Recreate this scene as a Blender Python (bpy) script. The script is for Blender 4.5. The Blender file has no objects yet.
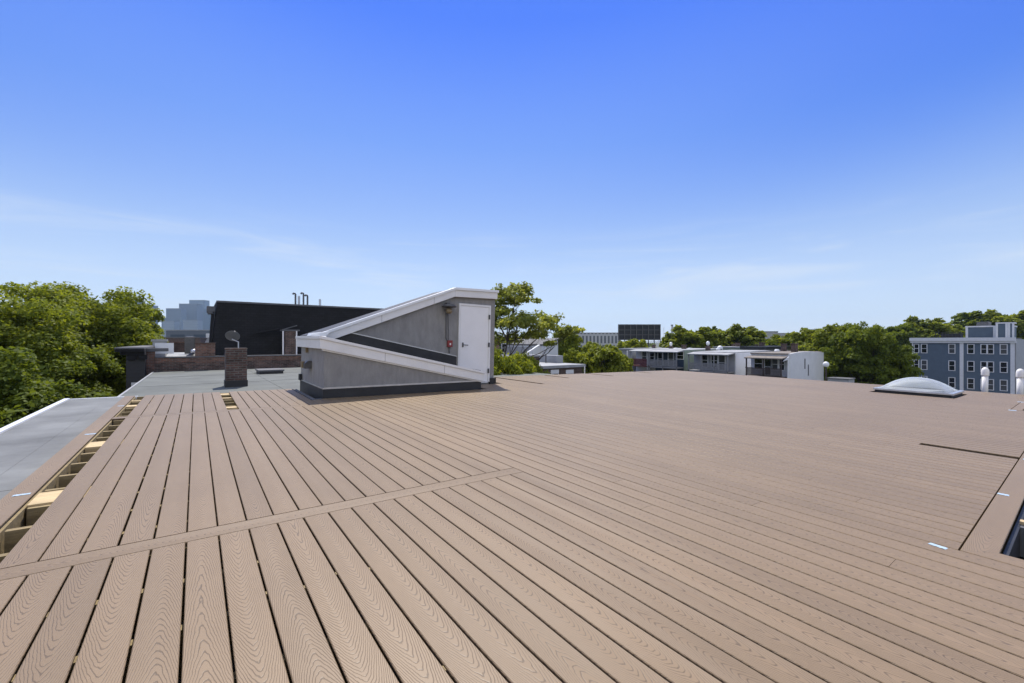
import bpy, math, random
import numpy as np
from mathutils import Vector, Matrix
R=math.radians
rng=random.Random(7)
scene=bpy.context.scene
col=scene.collection
# ------------------------------------------------------------------ camera frame
CZ=11.6                      # eye height over the street
F=426.7; CX,CY=512.0,341.5; HH=1.1106
def cray(x,y): return Vector(((x-CX)/F,1.0,-(y-CY)/F))
E1=Vector((-0.59511255,0.80359567,0.00866303))
E2=Vector((0.80340296,0.5951638,-0.01799288))
YW=Vector((E1.x,E1.y,0)).normalized(); XW=Vector((YW.y,-YW.x,0))
EYE=Vector((0,0,CZ))
def c2w(p): return Vector((p.dot(XW),p.dot(YW),p.z))
def P(x,y,d): return EYE+c2w(cray(x,y)*d)           # a point d metres ahead
def onY(x,y,Y): r=c2w(cray(x,y)); return EYE+r*(Y/r.y)
def onX(x,y,X): r=c2w(cray(x,y)); return EYE+r*(X/r.x)
e1=c2w(E1).normalized(); e2=c2w(E2); e2=(e2-e1*e2.dot(e1)).normalized(); nn=e2.cross(e1)
if nn.z<0: nn=-nn
DO=EYE-nn*HH
DM=Matrix(((e2.x,e1.x,nn.x,DO.x),(e2.y,e1.y,nn.y,DO.y),(e2.z,e1.z,nn.z,DO.z),(0,0,0,1)))
I4=Matrix.Identity(4)
WM={}
# ------------------------------------------------------------------ materials
def nt(name):
    m=bpy.data.materials.new(name); m.use_nodes=True
    n=m.node_tree; b=n.nodes['Principled BSDF']; return m,n,b
def N(n,t,**k):
    o=n.nodes.new(t)
    for a,v in k.items():
        if a in o.inputs: o.inputs[a].default_value=v
        else: setattr(o,a,v)
    return o
def lk(n,a,b): n.links.new(a,b)
def c4(c): return (c[0],c[1],c[2],1)
def mat(name,c,rough=.7,var=.18,scale=3.0,bump=0,bscale=40,metal=0,spec=.5,stretch=(1,1,1),c2=None,gen='Object'):
    m,n,b=nt(name)
    tc=N(n,'ShaderNodeTexCoord'); mp=N(n,'ShaderNodeMapping'); mp.inputs['Scale'].default_value=stretch
    lk(n,tc.outputs[gen],mp.inputs[0])
    nz=N(n,'ShaderNodeTexNoise',Scale=scale,Detail=6.0,Roughness=.62); lk(n,mp.outputs[0],nz.inputs['Vector'])
    mr=N(n,'ShaderNodeMapRange'); mr.inputs[1].default_value=.3; mr.inputs[2].default_value=.7
    lk(n,nz.outputs['Fac'],mr.inputs[0])
    mx=N(n,'ShaderNodeMix',data_type='RGBA')
    ca=c2 if c2 else tuple(v*(1-var) for v in c); cb=c if c2 else tuple(min(1,v*(1+var)) for v in c)
    mx.inputs[6].default_value=c4(ca); mx.inputs[7].default_value=c4(cb)
    lk(n,mr.outputs[0],mx.inputs[0]); lk(n,mx.outputs[2],b.inputs['Base Color'])
    b.inputs['Roughness'].default_value=rough; b.inputs['Metallic'].default_value=metal
    b.inputs['Specular IOR Level'].default_value=spec
    if bump:
        n2=N(n,'ShaderNodeTexNoise',Scale=bscale,Detail=5.0); lk(n,mp.outputs[0],n2.inputs['Vector'])
        bp=N(n,'ShaderNodeBump',Strength=bump,Distance=.02); lk(n,n2.outputs['Fac'],bp.inputs['Height']); lk(n,bp.outputs[0],b.inputs['Normal'])
    return m
def brickmat(name,c1,c2,mortar,bw=.21,bh=.07,ms=.012,axis='x',var=.5,rough=.9):
    m,n,b=nt(name)
    tc=N(n,'ShaderNodeTexCoord'); sp=N(n,'ShaderNodeSeparateXYZ'); cb=N(n,'ShaderNodeCombineXYZ')
    lk(n,tc.outputs['Object'],sp.inputs[0])
    ad=N(n,'ShaderNodeMath',operation='ADD'); lk(n,sp.outputs['X'],ad.inputs[0]); lk(n,sp.outputs['Y'],ad.inputs[1])
    lk(n,ad.outputs[0],cb.inputs['X']); lk(n,sp.outputs['Z'],cb.inputs['Y'])
    br=N(n,'ShaderNodeTexBrick'); br.inputs['Scale'].default_value=1
    br.inputs['Color1'].default_value=c4(c1); br.inputs['Color2'].default_value=c4(c2); br.inputs['Mortar'].default_value=c4(mortar)
    br.inputs['Brick Width'].default_value=bw; br.inputs['Row Height'].default_value=bh; br.inputs['Mortar Size'].default_value=ms
    lk(n,cb.outputs[0],br.inputs['Vector'])
    nz=N(n,'ShaderNodeTexNoise',Scale=2.5,Detail=8.0,Roughness=.7); lk(n,tc.outputs['Object'],nz.inputs['Vector'])
    mr=N(n,'ShaderNodeMapRange'); mr.inputs[1].default_value=.3; mr.inputs[2].default_value=.7; mr.inputs[3].default_value=1-var; mr.inputs[4].default_value=1+var*.6
    lk(n,nz.outputs['Fac'],mr.inputs[0])
    mx=N(n,'ShaderNodeMix',data_type='RGBA',blend_type='MULTIPLY'); mx.inputs[0].default_value=1
    lk(n,br.outputs['Color'],mx.inputs[6]); lk(n,mr.outputs[0],mx.inputs[7]); lk(n,mx.outputs[2],b.inputs['Base Color'])
    b.inputs['Roughness'].default_value=rough
    bp=N(n,'ShaderNodeBump',Strength=.5,Distance=.01); bp.invert=True; lk(n,br.outputs['Fac'],bp.inputs['Height']); lk(n,bp.outputs[0],b.inputs['Normal'])
    return m
def sidingmat(name,c,step=.11,var=.1):
    m,n,b=nt(name)
    tc=N(n,'ShaderNodeTexCoord'); sp=N(n,'ShaderNodeSeparateXYZ'); lk(n,tc.outputs['Object'],sp.inputs[0])
    dv=N(n,'ShaderNodeMath',operation='DIVIDE'); dv.inputs[1].default_value=step; lk(n,sp.outputs['Z'],dv.inputs[0])
    fr=N(n,'ShaderNodeMath',operation='FRACT'); lk(n,dv.outputs[0],fr.inputs[0])
    bp=N(n,'ShaderNodeBump',Strength=.9,Distance=.02); bp.invert=True; lk(n,fr.outputs[0],bp.inputs['Height']); lk(n,bp.outputs[0],b.inputs['Normal'])
    nz=N(n,'ShaderNodeTexNoise',Scale=1.4,Detail=7.0,Roughness=.65); lk(n,tc.outputs['Object'],nz.inputs['Vector'])
    mr=N(n,'ShaderNodeMapRange'); mr.inputs[1].default_value=.3; mr.inputs[2].default_value=.7
    lk(n,nz.outputs['Fac'],mr.inputs[0])
    mx=N(n,'ShaderNodeMix',data_type='RGBA'); mx.inputs[6].default_value=c4([v*(1-var) for v in c]); mx.inputs[7].default_value=c4([v*(1+var) for v in c])
    lk(n,mr.outputs[0],mx.inputs[0]); lk(n,mx.outputs[2],b.inputs['Base Color']); b.inputs['Roughness'].default_value=.6
    return m
def deckmat():
    m,n,b=nt('composite_board')
    uv=N(n,'ShaderNodeUVMap',uv_map='board'); sp=N(n,'ShaderNodeSeparateXYZ'); lk(n,uv.outputs[0],sp.inputs[0])
    at=N(n,'ShaderNodeAttribute',attribute_name='tone')
    def mth(op,a,bb=None,cc=None):
        o=N(n,'ShaderNodeMath',operation=op)
        for i,v in enumerate((a,bb,cc)):
            if v is None: continue
            if isinstance(v,(int,float)): o.inputs[i].default_value=v
            else: lk(n,v,o.inputs[i])
        return o.outputs[0]
    def noise(x,y,sc=1.0,det=2.0,z=0.0):
        c=N(n,'ShaderNodeCombineXYZ')
        for i,v in enumerate((x,y,z)):
            if isinstance(v,(int,float)): c.inputs[i].default_value=v
            else: lk(n,v,c.inputs[i])
        t=N(n,'ShaderNodeTexNoise',Scale=sc,Detail=det,Roughness=.55); lk(n,c.outputs[0],t.inputs['Vector']); return t.outputs['Fac']
    u,v=sp.outputs['X'],sp.outputs['Y']
    p=noise(mth('MULTIPLY',v,.45),0.0,1.0,1.0)
    uu=mth('DIVIDE',u,.07)
    cen=mth('MULTIPLY',mth('SUBTRACT',noise(mth('MULTIPLY',v,.9),7.3,1.0,1.0),.5),.9)
    u2=mth('ADD',uu,cen); u2=mth('POWER',mth('ADD',mth('MULTIPLY',u2,u2),.02),.68)
    wob=noise(mth('MULTIPLY',u,34.0),mth('MULTIPLY',v,13.0),1.0,2.0)
    Fv=mth('ADD',mth('ADD',mth('MULTIPLY_ADD',v,25.0,mth('MULTIPLY',p,52.0)),mth('MULTIPLY',u2,7.6)),mth('MULTIPLY',wob,1.5))
    fr=mth('FRACT',Fv)
    tri=mth('ABSOLUTE',mth('SUBTRACT',fr,.5))          # 0 at the groove
    br=noise(mth('MULTIPLY',u,25.0),mth('MULTIPLY',v,9.0),1.0,2.0,3.0)
    wd=mth('MULTIPLY_ADD',br,.25,.06)
    gr=N(n,'ShaderNodeMapRange',interpolation_type='SMOOTHSTEP'); lk(n,tri,gr.inputs[0]); gr.inputs[1].default_value=.0; lk(n,wd,gr.inputs[2]); gr.inputs[3].default_value=1; gr.inputs[4].default_value=0
    big=noise(mth('MULTIPLY',u,3.0),mth('MULTIPLY',v,.8),1.0,4.0,9.0)
    fine=noise(mth('MULTIPLY',u,400.0),mth('MULTIPLY',v,160.0),1.0,2.0,5.0)
    # tint: per-board tone + soft weathering + groove
    tone=mth('ADD',mth('MULTIPLY_ADD',at.outputs['Fac'],.13,.885),mth('MULTIPLY_ADD',big,.22,-.09))
    tone=mth('MULTIPLY',tone,mth('MULTIPLY_ADD',fine,.30,.85))
    tone=mth('MULTIPLY',tone,mth('MULTIPLY_ADD',gr.outputs[0],-.52,1.09))
    tc=N(n,'ShaderNodeTexCoord'); st=N(n,'ShaderNodeTexNoise',Scale=.55,Detail=5.0,Roughness=.6); lk(n,tc.outputs['Object'],st.inputs['Vector'])
    tone=mth('MULTIPLY',tone,mth('MULTIPLY_ADD',st.outputs['Fac'],.34,.83))
    sc=N(n,'ShaderNodeTexNoise',Scale=5.0,Detail=7.0,Roughness=.7,Distortion=1.2); lk(n,tc.outputs['Object'],sc.inputs['Vector'])
    sm=N(n,'ShaderNodeMapRange',interpolation_type='SMOOTHSTEP'); sm.inputs[1].default_value=.60; sm.inputs[2].default_value=.74; sm.inputs[3].default_value=1.0; sm.inputs[4].default_value=1.10; lk(n,sc.outputs['Fac'],sm.inputs[0])
    tone=mth('MULTIPLY',tone,sm.outputs[0])
    cm=N(n,'ShaderNodeMix',data_type='RGBA',blend_type='MULTIPLY'); cm.inputs[0].default_value=1
    cm.inputs[6].default_value=(.219,.156,.093,1); lk(n,tone,cm.inputs[7]); lk(n,cm.outputs[2],b.inputs['Base Color'])
    b.inputs['Roughness'].default_value=.46; b.inputs['Specular IOR Level'].default_value=.33
    bp=N(n,'ShaderNodeBump',Strength=.35,Distance=.0015); bp.invert=True; lk(n,gr.outputs[0],bp.inputs['Height']); lk(n,bp.outputs[0],b.inputs['Normal'])
    return m
def leafmat(name,c,hue=1.0,trans=.48):
    m,n,b=nt(name)
    at=N(n,'ShaderNodeAttribute',attribute_name='tone')
    cr=N(n,'ShaderNodeValToRGB'); e=cr.color_ramp.elements
    e[0].color=c4([v*.55 for v in c]); e[1].color=c4([min(1,c[0]*1.55),c[1]*1.4,c[2]*1.1]); e.new(.5).color=c4(c)
    lk(n,at.outputs['Fac'],cr.inputs[0]); lk(n,cr.outputs[0],b.inputs['Base Color'])
    b.inputs['Roughness'].default_value=.6; b.inputs['Specular IOR Level'].default_value=.15
    tl=N(n,'ShaderNodeBsdfTranslucent'); mu=N(n,'ShaderNodeMix',data_type='RGBA',blend_type='MULTIPLY'); mu.inputs[0].default_value=1
    lk(n,cr.outputs[0],mu.inputs[6]); mu.inputs[7].default_value=(1.25,1.15,.5,1); lk(n,mu.outputs[2],tl.inputs[0])
    ms=N(n,'ShaderNodeMixShader'); ms.inputs[0].default_value=trans
    out=n.nodes['Material Output']; lk(n,b.outputs[0],ms.inputs[1]); lk(n,tl.outputs[0],ms.inputs[2]); lk(n,ms.outputs[0],out.inputs[0])
    return m
M={}
M['deck']=deckmat()
M['joist']=mat('pressure_treated_wood',(.27,.205,.10),.8,.35,6,.3,60,stretch=(1,6,6))
M['plywood']=mat('fresh_pine_block',(.54,.41,.22),.75,.22,5,.2,60,stretch=(1,8,8))
M['membrane']=mat('grey_roof_membrane',(.165,.172,.172),.7,.34,.9,.25,6,spec=.25)
M['membrane2']=mat('grey_green_roof_membrane',(.135,.145,.135),.75,.2,.9,.25,6,spec=.2)
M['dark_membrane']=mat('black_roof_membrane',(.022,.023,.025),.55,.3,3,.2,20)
M['white_trim']=mat('white_painted_trim',(.76,.76,.75),.45,.06,2,.05,30)
M['coping']=mat('white_metal_coping',(.78,.80,.82),.35,.05,2)
M['stucco']=mat('grey_stucco',(.285,.280,.270),.95,.15,3.5,.7,70,stretch=(2.2,2.2,.8))
M['door']=mat('white_steel_door',(.82,.82,.82),.4,.04,2)
M['alu']=mat('brushed_aluminium',(.55,.56,.58),.35,.15,6,metal=.8)
M['steel']=mat('dark_steel_fitting',(.12,.12,.125),.4,.2,8,metal=.6)
M['red']=mat('red_alarm_plastic',(.24,.03,.03),.4,.1,5)
M['amber']=mat('aged_lamp_lens',(.22,.17,.10),.3,.1,5)
M['pvc']=mat('white_plastic_pipe',(.78,.76,.74),.4,.06,4)
M['tape']=mat('pale_blue_tape',(.42,.54,.64),.35,.1,20)
M['brick']=brickmat('old_red_brick',(.25,.115,.075),(.12,.062,.045),(.17,.145,.125))
M['brickdark']=brickmat('sooty_brick',(.155,.085,.065),(.06,.04,.034),(.14,.125,.11),var=.75)
M['brickbrown']=brickmat('brown_brick',(.12,.06,.045),(.075,.045,.035),(.12,.105,.095))
M['shingle']=brickmat('black_shingle',(.012,.0125,.0145),(.007,.0075,.009),(.004,.004,.004),bw=.30,bh=.14,ms=.012,var=.35,rough=.85)
M['blackclap']=sidingmat('black_clapboard',(.014,.0145,.017),.15)
M['blacktrim']=mat('black_painted_trim',(.02,.02,.022),.9,.2,3,spec=.2)
M['slate']=mat('slate_coping',(.11,.112,.118),.8,.2,3)
M['blue']=sidingmat('slate_blue_clapboard',(.084,.120,.158),.13)
M['grey_siding']=sidingmat('pale_grey_siding',(.30,.31,.33),.14)
M['light_siding']=sidingmat('off_white_siding',(.55,.56,.57),.14)
M['navy']=sidingmat('dark_navy_siding',(.035,.055,.085),.14)
M['green']=sidingmat('sage_green_siding',(.25,.31,.235),.14)
M['white_wall']=mat('white_painted_wall',(.66,.68,.70),.8,.08,.6,.2,8)
M['grey_wall']=mat('grey_render',(.33,.34,.35),.9,.15,.8,.2,8)
M['tan_roof']=mat('brown_gravel_roof',(.20,.175,.15),.9,.2,2,.3,20)
M['light_roof']=mat('pale_roof_coating',(.30,.31,.32),.7,.2,1,.1,10)
M['glass']=mat('dark_window_glass',(.015,.019,.024),.08,.3,1,spec=.8)
M['curtained']=mat('window_glass_with_blind',(.075,.08,.085),.15,.25,1,spec=.8)
M['sash']=mat('white_window_trim',(.68,.69,.70),.5,.06,3)
M['maroon']=mat('maroon_railing_paint',(.12,.03,.03),.6,.25,3)
M['greyrail']=mat('grey_railing_paint',(.22,.225,.24),.6,.2,3)
M['darkwood']=mat('dark_brown_wood',(.055,.042,.036),.7,.3,3)
M['asphalt']=mat('street_asphalt',(.05,.05,.052),.9,.2,.5,.3,20)
M['earth']=mat('ground_mixed',(.085,.10,.055),.95,.45,.05,.2,2,c2=(.10,.095,.085))
M['concrete']=mat('concrete',(.33,.32,.30),.9,.15,1,.2,20)
M['bark']=mat('grey_brown_bark',(.055,.044,.035),.95,.4,6,.6,20,stretch=(1,1,.25))
M['leaf_a']=leafmat('maple_leaf',(.180,.225,.032),trans=.48)
M['leaf_b']=leafmat('honey_locust_leaf',(.265,.31,.085),trans=.48)
M['leaf_c']=leafmat('dark_maple_leaf',(.135,.182,.028),trans=.46)
M['leaf_d']=leafmat('yellow_green_leaf',(.205,.25,.037),trans=.48)
M['tower_blue']=brickmat('blue_glass_curtain_wall',(.05,.09,.14),(.04,.07,.12),(.10,.14,.19),bw=14,bh=9,ms=2.2,var=.2,rough=.3)
M['tower_grey']=brickmat('grey_stone_office_wall',(.03,.05,.08),(.02,.04,.06),(.09,.11,.14),bw=13,bh=9,ms=2.6,var=.2,rough=.5)
M['tower_pale']=brickmat('pale_office_wall',(.09,.12,.15),(.07,.09,.12),(.18,.20,.22),bw=12,bh=9,ms=2.6,var=.2,rough=.5)
M['factory']=brickmat('striped_factory_wall',(.10,.11,.12),(.12,.13,.14),(.42,.43,.44),bw=3.6,bh=9,ms=.9,var=.15)
M['board_back']=mat('dark_billboard_back',(.022,.025,.031),.7,.3,1)
M['dish']=mat('grey_dish_paint',(.085,.088,.092),.5,.1,5)
def acrylic():
    m,n,b=nt('clear_acrylic'); 
    tc=N(n,'ShaderNodeTexCoord'); nz=N(n,'ShaderNodeTexNoise',Scale=2.0,Detail=5.0); lk(n,tc.outputs['Object'],nz.inputs['Vector'])
    mr=N(n,'ShaderNodeMapRange'); mr.inputs[3].default_value=.0; mr.inputs[4].default_value=.06; lk(n,nz.outputs['Fac'],mr.inputs[0])
    b.inputs['Base Color'].default_value=(.80,.84,.88,1); b.inputs['Roughness'].default_value=.1; b.inputs['Specular IOR Level'].default_value=.7
    tr=N(n,'ShaderNodeBsdfTransparent'); tr.inputs[0].default_value=(.95,.965,.98,1)
    lw=N(n,'ShaderNodeLayerWeight',Blend=.30); ad=N(n,'ShaderNodeMath',operation='ADD',use_clamp=True); lk(n,lw.outputs['Fresnel'],ad.inputs[0]); lk(n,mr.outputs[0],ad.inputs[1])
    ms=N(n,'ShaderNodeMixShader'); lk(n,ad.outputs[0],ms.inputs[0]); lk(n,tr.outputs[0],ms.inputs[1]); lk(n,b.outputs[0],ms.inputs[2])
    lk(n,ms.outputs[0],n.nodes['Material Output'].inputs[0]); return m
M['acrylic']=acrylic()
# ------------------------------------------------------------------ mesh builder
class MB:
    def __init__(s): s.v=[]; s.f=[]; s.uv={}; s.tone={}
    def poly(s,pts): 
        i=len(s.v); s.v+= [Vector(p) for p in pts]; s.f.append(tuple(range(i,i+len(pts)))); return s
    def box(s,x0,x1,y0,y1,z0,z1):
        i=len(s.v); s.v+=[Vector(p) for p in ((x0,y0,z0),(x1,y0,z0),(x1,y1,z0),(x0,y1,z0),(x0,y0,z1),(x1,y0,z1),(x1,y1,z1),(x0,y1,z1))]
        s.f+=[tuple(i+k for k in q) for q in ((3,2,1,0),(4,5,6,7),(0,1,5,4),(1,2,6,5),(2,3,7,6),(3,0,4,7))]; return s
    def prism(s,pts,vec):
        i=len(s.v); n=len(pts); vec=Vector(vec); a=[Vector(p) for p in pts]
        s.v+=a+[p+vec for p in a]
        nrm=sum(((a[k]-a[0]).cross(a[(k+1)%n]-a[0]) for k in range(1,n)),Vector())
        fl=nrm.dot(vec)>0
        A=tuple(range(i,i+n)); Bq=tuple(range(i+n,i+2*n))
        s.f.append(A[::-1] if fl else A); s.f.append(Bq if fl else Bq[::-1])
        for k in range(n):
            q=(i+k,i+(k+1)%n,i+n+(k+1)%n,i+n+k); s.f.append(q if fl else q[::-1])
        return s
    def tube(s,path,rad,n=8,caps=True):
        path=[Vector(p) for p in path]; 
        if not isinstance(rad,(list,tuple)): rad=[rad]*len(path)
        rings=[]
        for k,p in enumerate(path):
            d=(path[min(k+1,len(path)-1)]-path[max(k-1,0)]).normalized()
            up=Vector((0,0,1)) if abs(d.z)<.9 else Vector((1,0,0))
            a=d.cross(up).normalized(); b=d.cross(a).normalized()
            i=len(s.v); s.v+=[p+(a*math.cos(2*math.pi*t/n)+b*math.sin(2*math.pi*t/n))*rad[k] for t in range(n)]; rings.append(i)
        for r0,r1 in zip(rings,rings[1:]):
            for t in range(n): s.f.append((r0+t,r0+(t+1)%n,r1+(t+1)%n,r1+t))
        if caps: s.f.append(tuple(rings[0]+t for t in range(n))[::-1]); s.f.append(tuple(rings[-1]+t for t in range(n)))
        return s
    def lathe(s,c,prof,n=20):      # prof [(r,z)]
        c=Vector(c); i=len(s.v)
        for r,z in prof: s.v+=[c+Vector((r*math.cos(2*math.pi*t/n),r*math.sin(2*math.pi*t/n),z)) for t in range(n)]
        for k in range(len(prof)-1):
            for t in range(n): s.f.append((i+k*n+t,i+k*n+(t+1)%n,i+(k+1)*n+(t+1)%n,i+(k+1)*n+t))
        s.f.append(tuple(i+t for t in range(n))[::-1]); s.f.append(tuple(i+(len(prof)-1)*n+t for t in range(n))); return s
    def build(s,name,m,parent=None,frame=I4,loc=None,smooth=False,bevel=0):
        me=bpy.data.meshes.new(name); 
        if parent is not None: X=WM[parent.name].inverted()@frame
        elif loc is not None: X=Matrix.Translation(-Vector(loc))@frame
        else: X=frame
        me.from_pydata([X@v for v in s.v],[],s.f); me.materials.append(m if not isinstance(m,str) else M[m])
        if s.uv:
            ul=me.uv_layers.new(name='board'); tn=me.attributes.new('tone','FLOAT','FACE')
            for pi,pl in enumerate(me.polygons):
                tn.data[pi].value=s.tone.get(pi,.5)
                for li in pl.loop_indices: ul.data[li].uv=s.uv.get(me.loops[li].vertex_index,(0,0))
        if smooth: me.polygons.foreach_set('use_smooth',[True]*len(me.polygons))
        o=bpy.data.objects.new(name,me); col.objects.link(o)
        if parent is not None: o.parent=parent; WM[o.name]=WM[parent.name]
        else:
            L=Matrix.Translation(loc) if loc is not None else I4
            if loc is not None: o.location=loc
            WM[o.name]=L
        if bevel:
            b=o.modifiers.new('bevel','BEVEL'); b.width=bevel; b.segments=2; b.limit_method='ANGLE'; b.angle_limit=R(40)
        return o
def tag(o,label=None,cat=None,group=None,kind=None):
    if label: o['label']=label
    if cat: o['category']=cat
    if group: o['group']=group
    if kind: o['kind']=kind
    return o
def empty(name,loc=(0,0,0),label=None,cat=None,group=None,mw=None):
    o=bpy.data.objects.new(name,None); col.objects.link(o); o.empty_display_size=.2
    if mw is not None:
        o.location=mw.to_translation(); o.rotation_euler=mw.to_euler(); WM[o.name]=mw
    else: o.location=loc; WM[o.name]=Matrix.Translation(Vector(loc))
    return tag(o,label,cat,group)
def dfr(x,y,z=0): return DM@Matrix.Translation((x,y,z))
# ------------------------------------------------------------------ the setting
def disc(name,m,r,z,n=64):
    b=MB(); b.poly([(r*math.cos(2*math.pi*k/n),r*math.sin(2*math.pi*k/n),z) for k in range(n)]); return tag(b.build(name,m),kind='structure')
disc('ground','earth',6000,0)
def sheet(name,m,x0,x1,y0,y1,z): return tag(MB().poly([(x0,y0,z),(x1,y0,z),(x1,y1,z),(x0,y1,z)]).build(name,m),kind='structure')
sheet('street','asphalt',-18,-8.8,-60,300,.004)
tag(MB().box(-8.8,-5.2,-60,300,0,.13).build('sidewalk','concrete'),kind='structure')
sheet('alley','asphalt',24,32,-60,26,.004)
tag(MB().box(66,96,-40,20,0,.012).build('parking_ground','asphalt'),kind='structure')

# ------------------------------------------------------------------ host building
hb=empty('apartment_building',mw=dfr(0,0,-.25),label='building under the deck, its grey membrane roof edged in white metal at left',cat='building')
iw=Matrix(DM)
XL,XR,YN,YF=-2.12,18.0,-6.0,11.62
b=MB()
def wtop(x,y): p=DM@Vector((x,y,-.52)); return p
cs=[wtop(XL+.05,YN+.05),wtop(XR-.05,YN+.05),wtop(XR-.05,YF-.05),wtop(XL+.05,YF-.05)]
i=0
b.v=[Vector((c.x,c.y,0)) for c in cs]+cs
b.f=[(0,1,5,4),(1,2,6,5),(2,3,7,6),(3,0,4,7),(4,5,6,7)]
b.build('wall','brick',hb)
MB().box(XL,XR,YN,YF,-.50,-.25).build('roof_membrane','membrane',hb,DM)
MB().box(XL,-1.02,YF+.001,12.65,-.50,-.251).build('roof_membrane','membrane',hb,DM)
b=MB(); b.box(XL-.06,XL+.02,YN,12.68,-.44,-.225); b.box(XL+.02,-1.02,12.62,12.68,-.44,-.238)
b.build('roof_edge','coping',hb,DM)
# membrane lap seams lying on the strip at left
b=MB(); b.box(XL+.03,-.9,5.55,5.62,-.249,-.2475); b.box(-1.56,-1.48,-2,11.4,-.249,-.2478)
b.build('membrane_seam','membrane',hb,DM)

# ------------------------------------------------------------------ roof deck
dk=empty('roof_deck',mw=DM,label='brown composite board roof deck covering the whole roof',cat='deck')
PIT=.145; X0=-.022
def kx(k): return X0+PIT*k
T=.025
def board(B,x0,x1,y0,y1,axis=1,tone=None,mit=None):
    """one plank with eased edges; axis=1 runs along y"""
    c=.003; L0,L1=(y0,y1); a0,a1=(x0,x1)
    if axis==0: L0,L1,a0,a1=x0,x1,y0,y1
    g_=.009; prof=[(a0+g_,-T),(a1-g_,-T),(a1-g_,-.010),(a1,-.010),(a1,-c),(a1-c,0),(a0+c,0),(a0,-c),(a0,-.010),(a0+g_,-.010)]
    i=len(B.v); n=10; off=rng.uniform(0,90); mid=(a0+a1)/2; fl=rng.choice((-1,1)); fv=1 if rng.random()<.25 else -1; sh=rng.uniform(-.012,.012)
    for L in (L0,L1):
        for a,z in prof:
            B.uv[len(B.v)]=((a-mid)*fl+sh,off+(L-L0)*fv)
            
            if mit and L==(L0 if axis==0 else L1): Lq=L+mit*((a1-a) if axis==0 else (a1-a))
            else: Lq=L
            B.v.append(Vector((a,Lq,z) if axis==1 else (Lq,a,z)))
    fs=[tuple(range(i,i+n)),tuple(range(i+n,i+2*n))[::-1]]+[(i+k,i+n+k,i+n+(k+1)%n,i+(k+1)%n) for k in range(n)]
    if axis==0: fs=[q[::-1] for q in fs]
    t=rng.random() if tone is None else tone
    for q in fs: B.tone[len(B.f)]=t; B.f.append(q)
G=.0045
def run(B,k,y0,y1,w=0,joints=()):
    cuts=[y0]+[j for j in joints if y0+.3<j<y1-.3]+[y1]
    for a,c in zip(cuts,cuts[1:]):
        board(B,kx(k)+G+rng.uniform(-.0013,.0016),kx(k+1)-G-w+rng.uniform(-.0013,.0016),a+.001,c-.001)
B=MB()
for k in range(-7,16): run(B,k,-3.0,2.893)
B.build('decking','deck',dk,DM)
B=MB()
for k in range(-5,16): run(B,k,3.043,7.707)
B.build('decking','deck',dk,DM)
B=MB()
for k in range(13,16): run(B,k,7.858,8.54)
for k in range(-5,13):
    if k==3: continue
    if k>=12: run(B,k,7.858,8.45); continue
    run(B,k,7.858,10.5)
B.build('decking','deck',dk,DM)
B=MB()
ksk=int((6.97-X0)/PIT)
for k in range(16,123):
    xa,xb=kx(k),kx(k+1)
    y0=-3.0 if xa<3.42 else .425
    if 12.75<xa<15.0: y0=.90
    y1=11.5
    if xa<5.62: y1=8.54
    elif xa<6.70: y1=9.55
    js=[]; y=rng.uniform(-2.5,2.4)
    if 1: 
        ph=((k*7)%12)*.4+rng.choice((0,.4)); js=[-3+ph+4.88*i for i in range(4)]
    if k==ksk: y0=1.192
    sl={int((7.78-X0)/PIT):8.95,int((9.85-X0)/PIT):10.2,int((12.08-X0)/PIT):10.15,int((15.0-X0)/PIT):10.6}.get(k)
    if sl and y1>sl: y1=sl
    # the skylight curb passes through the boards
    if xb>14.62 and xa<16.28:
        run(B,k,y0,1.88,0,js); run(B,k,3.48,y1,0,js); continue
    run(B,k,y0,y1,0,js)
B.build('decking','deck',dk,DM)
B=MB(); board(B,-.88,kx(16)-G,2.898,3.038,0); B.build('transition_board','deck',dk,DM)
B=MB(); board(B,-.88,kx(16)-G,7.712,7.853,0); B.build('transition_board','deck',dk,DM)
B=MB(); board(B,-1.03,-.887,-3,3.0); board(B,-1.03,-.887,3.004,7.78); board(B,-1.03,-.887,7.784,10.5)
B.build('border_board','deck',dk,DM)
B=MB(); board(B,3.461,6.98,.282,.418,0,mit=1.0); board(B,3.4615,3.5975,-3,.2805,1,mit=1.0); board(B,6.984,12.72,.282,.418,0); board(B,15.02,17.8,.282,.418,0); board(B,12.76,14.98,.752,.892,0)
B.build('border_board','deck',dk,DM)
# joists under the boards, seen in the two open slots and the gaps
for i in range(19):
    y=3.3+.4*i
    MB().box(-.86,1.68 if y>8.3 else 2.2,y-.019,y+.019,-.21,-.0262).build('joist','joist',dk,DM)
MB().box(-1.01,-.875,-3,10.48,-.21,-.0262).build('rim_joist','joist',dk,DM)
for y0,y1 in ((4.12,4.40),(5.93,6.20),(9.02,9.20),(9.75,9.83)):
    MB().box(-.87,-.60,y0,y1,-.16,-.012).build('blocking','plywood',dk,DM,bevel=.003)
for y0,y1 in ((8.25,8.42),(9.6,9.72),(10.2,10.42)):
    MB().box(.40,.575,y0,y1,-.14,-.0265).build('blocking','plywood',dk,DM)
for i in range(-7,30):
    y=3.3+.4*i
    if y>11.3: break
    if y>3.2 : MB().box(2.3,17.7,y-.019,y+.019,-.21,-.0262).build('joist','joist',dk,DM) if y<8.3 else MB().box(7.0,17.7,y-.019,y+.019,-.21,-.0262).build('joist','joist',dk,DM)
    elif y>.45: MB().box(-.86,17.7,y-.019,y+.019,-.21,-.0262).build('joist','joist',dk,DM)
    else: MB().box(-.86,3.4,y-.019,y+.019,-.21,-.0262).build('joist','joist',dk,DM)
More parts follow.
